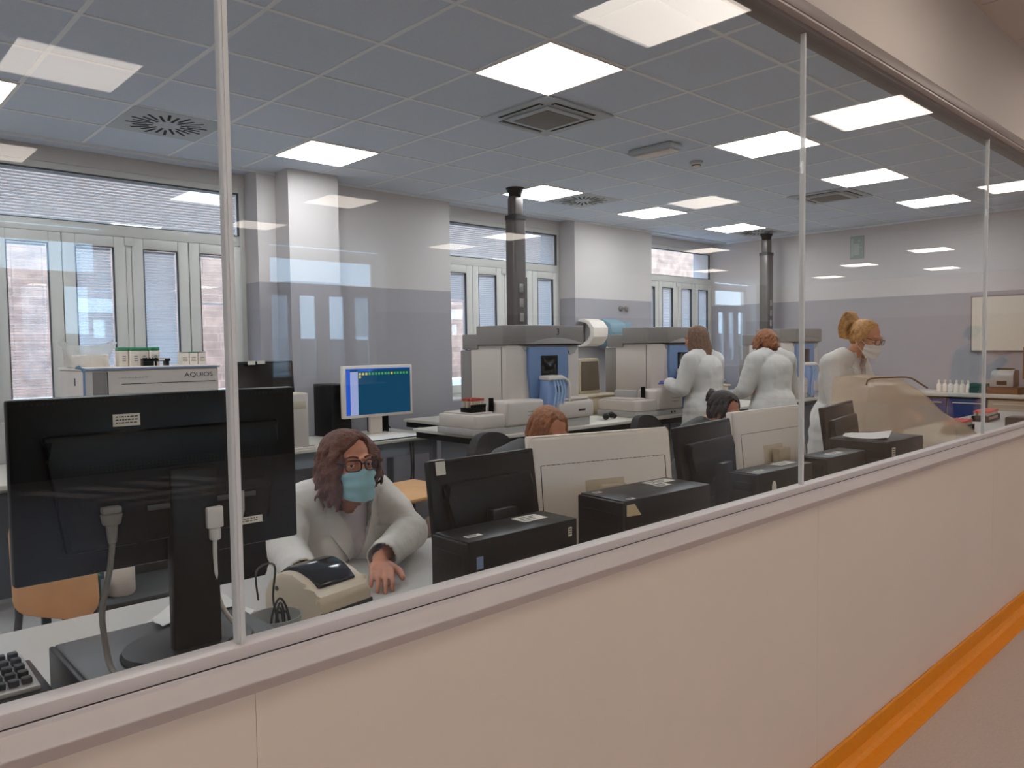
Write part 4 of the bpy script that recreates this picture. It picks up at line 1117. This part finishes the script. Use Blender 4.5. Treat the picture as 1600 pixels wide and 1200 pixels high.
def head_prims(mb, H, Q, n=20):
    def e(c, r): mb.ball(H + Q @ Vector(c), r, Q, n)
    def c(a, ra, b, rb): mb.cap(H + Q @ Vector(a), ra, H + Q @ Vector(b), rb)
    e((0, .012, .032), (.074, .093, .082)); e((0, -.03, -.03), (.063, .060, .084)); e((0, -.045, -.088), (.036, .040, .028))
    c((0, -.088, .006), .009, (0, -.106, -.032), .014); c((-.013, -.096, -.036), .009, (.013, -.096, -.036), .009)
    c((-.036, -.080, .026), .011, (-.012, -.088, .022), .010); c((.036, -.080, .026), .011, (.012, -.088, .022), .010)
    e((-.037, -.062, -.032), (.026, .026, .026)); e((.037, -.062, -.032), (.026, .026, .026))
    c((-.02, -.088, -.066), .009, (.02, -.088, -.066), .009); e((0, -.084, -.075), (.022, .015, .009))
    for s_ in (-1, 1): e((.078*s_, .012, -.01), (.010, .022, .032)); e((.074*s_, .006, -.034), (.008, .011, .014))

def hand(mb, wrist, d, nrm, side=1, curl=.35, sc_=1.):
    """wrist point, pointing direction, back-of-hand normal; side = +1 puts the thumb at d x n"""
    d = Vector(d).normalized(); nrm = Vector(nrm); nrm = (nrm - d*nrm.dot(d)).normalized(); s_ = d.cross(nrm)*side
    W = Vector(wrist)
    q = Matrix((s_, d, nrm)).transposed()
    mb.ball(W+d*.045*sc_, (.038*sc_, .05*sc_, .016*sc_), q); mb.cap(W-d*.03, .026*sc_, W+d*.02*sc_, .024*sc_)
    for i, (off, L) in enumerate(((.030, .92), (.0102, 1.06), (-.0100, 1.0), (-.0290, .78))):
        p = W + d*(.084-.004*abs(i-1.2))*sc_ + s_*off*sc_ + nrm*.003
        ang = curl*.5; rad = .0086*sc_
        mb.cap(W+d*.05*sc_+s_*off*.8*sc_, .011*sc_, p, .0095*sc_)
        for k, seg in enumerate((.040, .026, .021)):
            dd = (d*math.cos(ang) - nrm*math.sin(ang) + s_*off*.9).normalized()
            p2 = p + dd*seg*L*sc_
            mb.cap(p, rad, p2, rad*.92); p = p2; rad *= .92; ang += curl
    b0 = W + d*.022*sc_ + s_*.026*sc_; b1 = b0 + (d*.7+s_*.75-nrm*.15).normalized()*.042*sc_; b2 = b1 + (d*.95+s_*.25-nrm*.25).normalized()*.034*sc_
    mb.cap(b0, .014*sc_, b1, .011*sc_); mb.cap(b1, .011*sc_, b2, .009*sc_)

def limbs(mb, J, infl=0., arms=True, legs=True, torso=True, fore=1.):
    V = {k: Vector(v) for k, v in J.items() if isinstance(v, (tuple, Vector))}
    if torso:
        pel, che, nk = V['pelvis'], V['chest'], V['neck']
        for k in range(9):
            t = k/8; p = pel.lerp(che, t)
            wx = .165-.035*math.sin(PI*t)+.0*t
            mb.ball(p, (wx+infl, .115+infl, .09+infl*.5))
        mb.ball(che+Vector((0, 0, .02)), (.165+infl, .112+infl, .12+infl)); mb.cap(che, .09+infl, nk, .058+infl*.4)
        for s_ in 'LR': mb.cap(nk.lerp(V['sh'+s_], .25), .052+infl, V['sh'+s_], .052+infl)
        if J.get('bust', 1):
            for s_ in (-1, 1): mb.ball(che+Vector((.07*s_, -.085, -.06)), (.062+infl*.5, .055+infl*.4, .062+infl*.5))
    if arms:
        for s_ in 'LR':
            mb.cap(V['sh'+s_], .050+infl, V['el'+s_], .040+infl); mb.cap(V['el'+s_], .039+infl, V['el'+s_].lerp(V['wr'+s_], fore), .027+infl)
    if legs:
        for s_ in 'LR':
            mb.cap(V['hip'+s_], .082+infl, V['kn'+s_], .055+infl); mb.cap(V['kn'+s_], .054+infl, V['an'+s_], .036+infl)
            mb.cap(V['an'+s_]+Vector((0, .02, -.03)), .036, V['an'+s_]+Vector((0, -.14, -.045)), .030)

def patch(bvh, H, Q, angs, ztop, zbot, off, base=None, nu=24, nv=14, ripple=0.):
    """sheet wrapped round the head in head space; angs in degrees about the face direction"""
    def f(u, v):
        a = R(angs[0]+(angs[1]-angs[0])*u); z = ztop(u)*(1-v)+zbot(u)*v
        d = Vector((math.sin(a), -math.cos(a), 0)); o = Vector((0, -.01, z))
        hit = bvh.ray_cast(o+d*.3, -d, .3)
        r_ = (hit[0]-o).length if hit[0] is not None else 0
        if base: r_ = max(r_, base(a, v))
        p = o+d*(r_+off+ripple*math.sin(v*PI*5))
        return H+Q @ p
    return MB().grid(f, nu, nv, .0012)

def person(label, loc, rz, J, Q, voxel, coat=None, bare_fore=.86, hands=None, skin='skin', mask=None, glasses=False, legs=True, noise=.006, trouser='trousers'):
    H = Vector(J['head'])
    hm = MB(); head_prims(hm, Vector((0, 0, 0)), Matrix.Identity(3)); hme = remesh(hm, 'head_probe', .004, 6); hb = bvh_of(hme); bpy.data.meshes.remove(hme)
    b = MB(); head_prims(b, H, Q); b.cap(H+Q @ Vector((0, .02, -.06)), .050, Vector(J['neck']), .054)
    limbs(b, J, -.002, legs=legs)
    for hd in hands or []: hand(b, *hd)
    body = link('person', remesh(b, 'person_body', voxel, 3), skin)
    body.location = loc; body.rotation_euler = (0, 0, rz); tag(body, label, 'person')
    T = lambda p: H + Q @ Vector(p)
    for s_ in (-1, 1):
        e = MB().ball(T((.032*s_, -.0800, .004)), .0122).build('eye', 'eye', body); MB().ball(T((.032*s_-.0015, -.0888, .0035)), (.0062, .0042, .0062), Q).build('iris', 'iris', e)
        MB().ball(T((.032*s_, -.0795, .0088)), (.0148, .0138, .0096), Q).build('upper_eyelid', skin, body); MB().ball(T((.032*s_, -.0795, -.0058)), (.0142, .0130, .0072), Q).build('lower_eyelid', skin, body)
    if glasses:
        g = MB()
        for s_ in (-1, 1):
            pts = []
            for k in range(24):
                a = 2*PI*k/24; cx_, cz_ = math.cos(a), math.sin(a)
                x = .0275*math.copysign(abs(cx_)**.55, cx_); z = .0185*math.copysign(abs(cz_)**.6, cz_)
                pts.append(T((.0345*s_+x, -.112+.010*abs((.0345*s_+x)/.062)**2, .002+z)))
            g.tube(pts, .0024, 6, True)
            g.tube([T((.0605*s_, -.101, .010)), T((.074*s_, -.07, .012)), T((.083*s_, .0, .010)), T((.083*s_, .03, -.005))], .0022, 6, sub=3)
        g.tube([T((-.0085, -.112, .006)), T((0, -.115, .009)), T((.0085, -.112, .006))], .0022, 6)
        gl = g.build('glasses', 'frameg', body)
        lb = MB()
        for s_ in (-1, 1): lb.box(.0345*s_-.026, .0345*s_+.026, -.1105, -.1095, -.015, .019)
        for v in lb.bm.verts: v.co = T(v.co)
        lb.build('lens', 'lens', gl, 0)
    br = None
    for s_ in (-1, 1):
        MB().tube([T((.012*s_, -.0995, .028)), T((.032*s_, -.097, .034)), T((.052*s_, -.079, .028))], [.0035, .0032, .002], 6, sub=3).build('eyebrow', J.get('brow', 'haird'), body)
    if mask:
        base = lambda a, v: 1/math.sqrt((math.sin(a)/.067)**2+(math.cos(a)/(.098+.012*math.sin(PI*min(v*1.1, 1))))**2)
        m = patch(hb, H, Q, (-66, 66), lambda u: -.010-.026*abs(2*u-1)**1.2, lambda u: -.122+.028*abs(2*u-1)**2, .004, base, 30, 24, .0022)
        mo = m.build('face_mask', mask, body, 80)
        lo = MB()
        for s_ in (-1, 1):
            lo.tube([T((.066*s_, -.052, -.036)), T((.080*s_, -.01, -.012)), T((.088*s_, .02, .012)), T((.088*s_, .032, -.012)), T((.078*s_, -.005, -.06)), T((.064*s_, -.045, -.088))], .0016, 6, sub=4)
        lo.build('ear_loop', 'paper', mo)
    return body, hb, T

def coat_mesh(J, infl, extra, voxel, noise, open_v=None, fore=.93, name='lab_coat', nsize=.09):
    c = MB(); limbs(c, J, infl, legs=False, fore=fore)
    for e in extra: c.cap(*e) if len(e) == 4 else c.ball(*e)
    nk = Vector(J['neck'])
    me = remesh(c, name, voxel, 5, noise=noise, nsize=nsize)
    bm = bmesh.new(); bm.from_mesh(me)
    kill = []
    hole = J.get('hole', .068)
    for f in bm.faces:
        p = f.calc_center_median()
        if (Vector((p.x-nk.x, p.y-nk.y, 0)).length < hole and p.z > nk.z-.035): kill.append(f); continue
        for s_ in 'LR':
            e_, w_ = Vector(J['el'+s_]), Vector(J['wr'+s_]); d = (w_-e_).normalized()
            if (p-e_.lerp(w_, fore)).dot(d) > .012+infl*.2 and (p-w_).length < .12: kill.append(f); break
        else:
            if open_v:
                xc, zb, zt, wt, yc = open_v
                if -.215 < p.y < yc and p.z > zb and abs(p.x-xc) < wt*(p.z-zb)/(zt-zb): kill.append(f)
    bmesh.ops.delete(bm, geom=list(set(kill)), context='FACES'); bm.to_mesh(me); bm.free()
    for p in me.polygons: p.use_smooth = True
    return me

def lapel(bvh, xc, zb, zt, wt, side, y0, width=.062):
    """flat collar flap projected on the coat front along the opening edge"""
    def f(u, v):
        z = zb+(zt-zb)*u
        xin = xc+side*(wt*u-.004)
        wd_ = width*(math.sin(PI*min(1, .12+u*.9))**.7)*(.72 if .60 < u < .68 else 1)
        x = xin+side*wd_*v
        h = bvh.ray_cast(Vector((x, y0-.6, z)), Vector((0, 1, 0)), 1.2)
        y = h[0].y-.002 if h[0] is not None else f.last
        f.last = y
        return (x, y-.010-.004*(1-v), z)
    f.last = y0
    return MB().grid(f, 22, 6, .003)

def curls(mb, H, Q, n, zlow, seed, r=.009, amp=.012, vol=(.092, .104, .098), face=52, c=(0, .012, .03), side=None, wave=26):
    rnd = random.Random(seed)
    for k in range(n):
        a = rnd.uniform(0, 2*PI); el = rnd.uniform(.15, 1.0)
        fa = math.degrees(abs(math.atan2(math.sin(a+PI/2), math.cos(a+PI/2))))   # angle from the face direction (-y)
        zl = zlow
        if side: zl = zlow if math.cos(a) < .15 else side
        top = Vector((math.cos(a)*math.cos(el*1.4)*vol[0], math.sin(a)*math.cos(el*1.4)*vol[1], math.sin(el*1.4)*vol[2]))+Vector(c)
        if fa < face and top.z < c[2]+vol[2]*.72: continue
        pts = []; ph = rnd.uniform(0, 6); L = 16
        out = Vector((math.cos(a), math.sin(a), 0))
        if fa < face:                                                     # sweep front locks round to the side
            sgn = 1 if math.cos(a) > 0 else -1
            if side: sgn = -1 if math.cos(a) < .35 else 1
            a2 = -PI/2+sgn*R(face+rnd.uniform(6, 40)); out = Vector((math.cos(a2), math.sin(a2), 0))
        end = Vector((out.x*vol[0]*rnd.uniform(.95, 1.22), out.y*vol[1]*rnd.uniform(.95, 1.2), 0))+Vector((c[0], c[1], zl+rnd.uniform(-.02, .07)))
        mid = Vector((out.x*vol[0]*1.12, out.y*vol[1]*1.1, c[2]+.01))+Vector((c[0], c[1], 0))
        for i in range(L+1):
            t = i/L
            p = top*(1-t)**2+mid*2*t*(1-t)+end*t*t
            p = p+out*math.sin(ph+t*wave*.6)*amp*t**.5+Vector((-out.y, out.x, 0))*math.cos(ph+t*wave*.6)*amp*t**.5
            pts.append(H+Q @ p)
        mb.tube(pts, [r, r, r*.9, r*.6], 6)

# --- masked woman at the desk
J = dict(head=(-.01, -.13, 1.092), neck=(0, -.05, .980), chest=(0, .0, .845), pelvis=(0, .20, .55), shL=(.180, -.01, .945), shR=(-.190, -.01, .945),
         elL=(.195, -.20, .83), wrL=(-.045, -.375, .812), elR=(-.265, -.16, .835), wrR=(-.33, -.38, .82),
         hipL=(.09, .18, .53), hipR=(-.09, .18, .53), knL=(.11, -.26, .52), knR=(-.11, -.26, .52), anL=(.11, -.24, .08), anR=(-.11, -.24, .08), brow='hairr', hole=.066)
Q = rotm(-6, -4)
w1, hb, T = person('seated woman in white lab coat and blue surgical mask behind the label printer', (1.435, 1.31, 0), 0, J, Q, .0045,
                   hands=[((-.055, -.385, .803), (-.52, -.84, -.10), (.0, -.25, 1), -1, .32, 1.05), ((-.33, -.39, .812), (.0, -1, -.1), (0, -.1, 1), 1, .25, .92)], mask='mask', glasses=True, skin='skin')
OV = (.012, .745, .985, .092, -.02)
cm = coat_mesh(J, .024, [((0, .20, .56), .18, (0, .15, .66), .165), ((.09, .14, .56), .105, (.1, -.05, .55), .095), ((-.09, .14, .56), .105, (-.1, -.05, .55), .095)], .008, .017, OV)
tb = MB(); limbs(tb, J, .024, arms=False, legs=False); tbm = remesh(tb, 'torso_probe', .008, 5); cb = bvh_of(tbm); bpy.data.meshes.remove(tbm)
coat = link('lab_coat', cm, 'coat', w1)
so_ = coat.modifiers.new('thickness', 'SOLIDIFY'); so_.thickness = .004; so_.offset = 1
for s_ in (-1, 1): lapel(cb, OV[0], OV[1], OV[2]-.01, OV[3], s_, -.1).build('lapel', 'coat', coat, 60)
def collar(u, v):
    a = R(-38+256*u); z = .990-.012+.035*v+.012*math.sin(PI*u)
    return (.0+math.cos(a)*(.074+.012*(1-v)), -.035+math.sin(a)*(.072+.014*(1-v)), z)
MB().grid(collar, 30, 5, .004).build('collar', 'coat', coat, 60)
for k, z in enumerate((.71, .64)): MB().ball((.02, cb.ray_cast(Vector((.02, -1, z)), Vector((0, 1, 0)))[0].y-.002, z), (.008, .003, .008)).build('button', 'white', coat)
tm = MB(); limbs(tm, J, .012, arms=False, legs=False)
tme = remesh(tm, 'tee_shirt', .008, 5); bm = bmesh.new(); bm.from_mesh(tme)
bmesh.ops.delete(bm, geom=[f for f in bm.faces if f.calc_center_median().z > .912+.55*max(0, f.calc_center_median().y+.05)+abs(f.calc_center_median().x)*.45], context='FACES'); bm.to_mesh(tme); bm.free()
link('tee_shirt', tme, 'tee', w1)
lg = MB(); limbs(lg, J, .012, arms=False, torso=False); lg.cap((-.09, .06, .55), .13, (.09, .06, .55), .13)
link('trousers', remesh(lg, 'trousers', .012, 4), 'trousers', w1)
h = MB(); Hd = Vector(J['head'])
h.ball(Hd+Q @ Vector((-.004, .030, .050)), (.090, .094, .078), Q, 24); h.ball(Hd+Q @ Vector((-.03, .06, -.02)), (.075, .06, .09), Q, 20)
curls(h, Hd, Q, 190, -.135, 3, side=-.07, face=44, vol=(.093, .104, .090), amp=.013)
link('hair', remesh(h, 'hair', .005, 2), 'hairr', w1)
# badge in its clear sleeve and a small pen clip
yb = cb.ray_cast(Vector((.105, -1, .80)), Vector((0, 1, 0)))[0].y
bd = MB().box(.075, .155, yb-.022, yb-.019, .70, .80).build('badge', 'paper', coat, 0)
MB().box(.078, .15, yb-.0225, yb-.0219, .704, .712).box(.125, .15, yb-.0225, yb-.0219, .722, .75).box(.082, .12, yb-.0225, yb-.0219, .772, .776).box(.082, .14, yb-.0225, yb-.0219, .784, .788).build('print', 'ink', bd, 0)
MB().grid(lambda u, v: (.068+.095*u, yb-.026-.006*math.sin(PI*u), .695+.17*v), 8, 8, .0008).build('sleeve', 'bag', bd, 80)
yb = cb.ray_cast(Vector((.085, -1, .895)), Vector((0, 1, 0)))[0].y
MB().box(.078, .092, yb-.006, yb-.001, .885, .905, .002).build('clip', 'metal', coat)

# --- ginger haired person bent behind the white screen
def bent(label, loc, rz, hairm, topm, skinm, bun=False):
    J = dict(head=(0, -.15, 1.075), neck=(0, -.03, .985), chest=(0, .02, .84), pelvis=(0, .12, .52), shL=(.18, .0, .93), shR=(-.18, .0, .93), elL=(.25, -.10, .83), wrL=(.14, -.34, .825), elR=(-.25, -.10, .83), wrR=(-.14, -.34, .825),
             hipL=(.09, .1, .5), hipR=(-.09, .1, .5), knL=(.11, -.32, .5), knR=(-.11, -.32, .5), anL=(.11, -.3, .08), anR=(-.11, -.3, .08), brow=hairm, hole=.07)
    Q = rotm(-4, 22)
    p, hb, T = person(label, loc, rz, J, Q, .008, hands=[((.13, -.35, .82), (-.3, -1, -.1), (0, 0, 1), 1, .3), ((-.13, -.35, .82), (.3, -1, -.1), (0, 0, 1), -1, .3)], skin=skinm)
    cm = coat_mesh(J, .022, [((0, .12, .5), .17, (0, .1, .62), .165)], .012, .008, name='jumper')
    link('jumper', cm, topm, p)
    lg = MB(); limbs(lg, J, .012, arms=False, torso=False); link('trousers', remesh(lg, 'trousers', .014, 3), 'trousers', p)
    h = MB(); Hd = Vector(J['head'])
    h.ball(Hd+Q @ Vector((0, .026, .042)), (.084, .094, .084), Q, 24); h.ball(Hd+Q @ Vector((0, .06, -.03)), (.072, .055, .07), Q, 20)
    curls(h, Hd, Q, 120, -.05 if bun else -.10, 5, r=.007, amp=.002, vol=(.086, .098, .092), face=48, wave=4)
    if bun: h.ball(Hd+Q @ Vector((0, .12, .045)), (.045, .04, .045), Q, 16); h.tube([Hd+Q @ Vector((.04*math.cos(k), .12+.03*math.sin(k*1.7), .045+.04*math.sin(k))) for k in range(12)], .012, 6)
    link('hair', remesh(h, 'hair', .006, 2), hairm, p)
    return p
bent('ginger haired person bent low behind the large white screen, forehead showing', (2.74, 1.62, 0), 0, 'hairg', 'grey', 'skin2')
bent('dark haired person with a bun bent low behind the monitors, forehead showing', (4.33, 1.60, 0), 0, 'haird', 'grey', 'skin2', True)

# --- standing people
def standing(label, loc, rz, head, Q, J2, hairf, mask=None, glasses=False, hands=None, skinm='skin2', brow='hairl', glove=False, voxel=.008, ov=None, infl=.03, face=True):
    J = dict(head=head, neck=(0, .0, 1.40), chest=(0, .03, 1.24), pelvis=(0, .05, .95), shL=(.18, .02, 1.345), shR=(-.18, .02, 1.345), elL=(.26, -.02, 1.08), wrL=(.2, -.26, 1.05), elR=(-.26, -.02, 1.08), wrR=(-.2, -.26, 1.05),
             hipL=(.085, .05, .92), hipR=(-.085, .05, .92), knL=(.09, .03, .50), knR=(-.09, .03, .50), anL=(.09, .06, .08), anR=(-.09, .06, .08), brow=brow, hole=.07)
    J.update(J2)
    hs = [(Vector(J['wr'+s_]), Vector(J['wr'+s_])-Vector(J['el'+s_]), (0, -.1, 1), (1 if s_ == 'R' else -1), .35) for s_ in 'LR']
    p, hb, T = person(label, loc, rz, J, Q, voxel, hands=None if glove else hs, mask=mask, glasses=glasses, skin=skinm)
    pel = Vector(J['pelvis'])
    cm = coat_mesh(J, infl, [(pel, .20, (pel.x, .05, .55), .23), ((-.06, .05, .9), .17, (-.08, .05, .5), .19), ((.06, .05, .9), .17, (.08, .05, .5), .19)], .012, .014, ov)
    c = link('lab_coat', cm, 'coat', p); so_ = c.modifiers.new('thickness', 'SOLIDIFY'); so_.thickness = .004; so_.offset = 1
    lg = MB(); limbs(lg, J, .010, arms=False, torso=False); link('trousers', remesh(lg, 'trousers', .014, 3), 'trousers', p)
    if glove:
        g = MB()
        for hd in hs: hand(g, *hd)
        link('gloves', remesh(g, 'gloves', .0055, 3), 'glove', p)
    h = MB(); hairf(h, Vector(J['head']), Q)
    o = link('hair', remesh(h, 'hair', .006, 2), brow, p)
    def col_(u, v):
        a = R(-50+280*u); nk = J['neck']
        return (nk[0]+math.cos(a)*(.078+.014*(1-v)), nk[1]-.005+math.sin(a)*(.074+.016*(1-v)), nk[2]-.015+.045*v)
    MB().grid(col_, 26, 4, .004).build('collar', 'coat', c, 60)
    return p, cm, c, T, J

def hair_pony(h, H, Q):
    h.ball(H+Q @ Vector((0, .026, .044)), (.082, .092, .080), Q, 24); h.ball(H+Q @ Vector((0, .06, -.02)), (.066, .05, .06), Q)
    curls(h, H, Q, 90, -.03, 9, r=.006, amp=.003, vol=(.083, .098, .09), face=56, wave=5)
    rnd = random.Random(4)
    for k in range(60):
        a, b_ = rnd.uniform(-1, 1), rnd.uniform(-1, 1)
        p0 = Vector((.02*a, .085, .085)); p1 = Vector((.05*a, .15+.03*b_, .10+.035*b_)); p2 = Vector((.055*a, .165+.03*b_, .02)); p3 = Vector((.045*a, .135+.025*b_, -.06+.04*rnd.random()))
        h.tube([H+Q @ p for p in (p0, p1, p2, p3)], .006, 6, sub=4)
p4, cm4, c4, T4, J4 = standing('standing woman with blonde ponytail, glasses and white mask beside the dust sheet', (5.44, 1.15, 0), -.06, (0, -.135, 1.53), rotm(-2, 20),
    dict(neck=(0, -.03, 1.40), wrL=(.16, -.33, 1.02), wrR=(-.16, -.33, 1.02), elL=(.25, -.07, 1.08), elR=(-.25, -.07, 1.08)), hair_pony, 'maskw', True, brow='hairb', voxel=.006, ov=(0, 1.16, 1.41, .075, -.03))
cb4 = bvh_of(cm4)
for s_ in (-1, 1): lapel(cb4, 0, 1.16, 1.40, .075, s_, -.1).build('lapel', 'coat', c4, 60)
tm = MB(); limbs(tm, J4, .010, arms=False, legs=False); link('tee_shirt', remesh(tm, 'tee_shirt', .01, 4), 'tee', p4)

def hair_long(h, H, Q):
    h.ball(H+Q @ Vector((0, .024, .042)), (.086, .096, .084), Q, 24); h.ball(H+Q @ Vector((0, .07, -.06)), (.085, .05, .12), Q)
    curls(h, H, Q, 110, -.21, 12, r=.009, amp=.005, vol=(.088, .10, .092), face=60, wave=8)
def hair_low(h, H, Q):
    h.ball(H+Q @ Vector((0, .024, .042)), (.086, .096, .084), Q, 24); h.ball(H+Q @ Vector((0, .085, -.035)), (.07, .055, .06), Q)
    curls(h, H, Q, 130, -.06, 15, r=.009, amp=.012, vol=(.09, .104, .092), face=60, wave=24)
standing('standing woman with long light brown hair and violet gloves, facing the analysers', (6.06, 2.74, 0), PI-.1, (0, -.06, 1.545), rotm(10, 8),
         dict(elR=(-.25, -.03, 1.10), wrR=(-.12, -.27, 1.16), elL=(.24, -.02, 1.10), wrL=(.12, -.28, 1.14)), hair_long, brow='hairl', glove=True, voxel=.009)
standing('standing woman seen from behind in white coat with reddish brown bun', (6.30, 2.20, 0), PI-.35, (-.02, -.08, 1.50), rotm(-12, 14),
         dict(elR=(-.27, -.04, 1.10), wrR=(-.10, -.27, 1.05), elL=(.25, -.02, 1.10), wrL=(.10, -.28, 1.05)), hair_low, brow='hairg', voxel=.009)

# --- visitor in the corridor, out of the frame and mirrored in the right-hand panes
J = dict(head=(0, -.07, 1.545), neck=(0, .0, 1.40), chest=(0, .03, 1.24), pelvis=(0, .05, .95), shL=(.19, .02, 1.345), shR=(-.19, .02, 1.345), elL=(.27, -.02, 1.07), wrL=(.2, -.22, .98), elR=(-.30, -.10, 1.12), wrR=(-.36, -.26, 1.30),
         hipL=(.085, .05, .92), hipR=(-.085, .05, .92), knL=(.09, .03, .50), knR=(-.09, .03, .50), anL=(.09, .06, .08), anR=(-.09, .06, .08), brow='haird', hole=.07, bust=0)
Q = rotm(0, 4)
p6, hb, T = person('dark clothed person in the corridor, mirrored in the glass with one hand raised', (9.5, -1.55, 0), PI, J, Q, .01, hands=[((.2, -.23, .98), (-.2, -1, -.3), (0, 0, 1), -1, .3), ((-.36, -.27, 1.31), (-.1, -.3, 1), (0, 1, .3), 1, .3)], skin='skin2')
link('jumper', coat_mesh(J, .024, [((0, .05, .92), .16, (0, .05, 1.0), .16)], .014, .008, name='jumper'), 'jumper', p6)
lg = MB(); limbs(lg, J, .014, arms=False, torso=False); lg.cap((-.06, .05, .93), .13, (.06, .05, .93), .13); link('trousers', remesh(lg, 'trousers', .014, 3), 'trousers', p6)
h = MB(); Hd = Vector(J['head']); h.ball(Hd+Q @ Vector((0, .024, .042)), (.084, .096, .082), Q, 24); curls(h, Hd, Q, 80, -.04, 21, r=.008, amp=.003, vol=(.086, .098, .09), face=56, wave=4)
link('hair', remesh(h, 'hair', .008, 2), 'haird', p6)
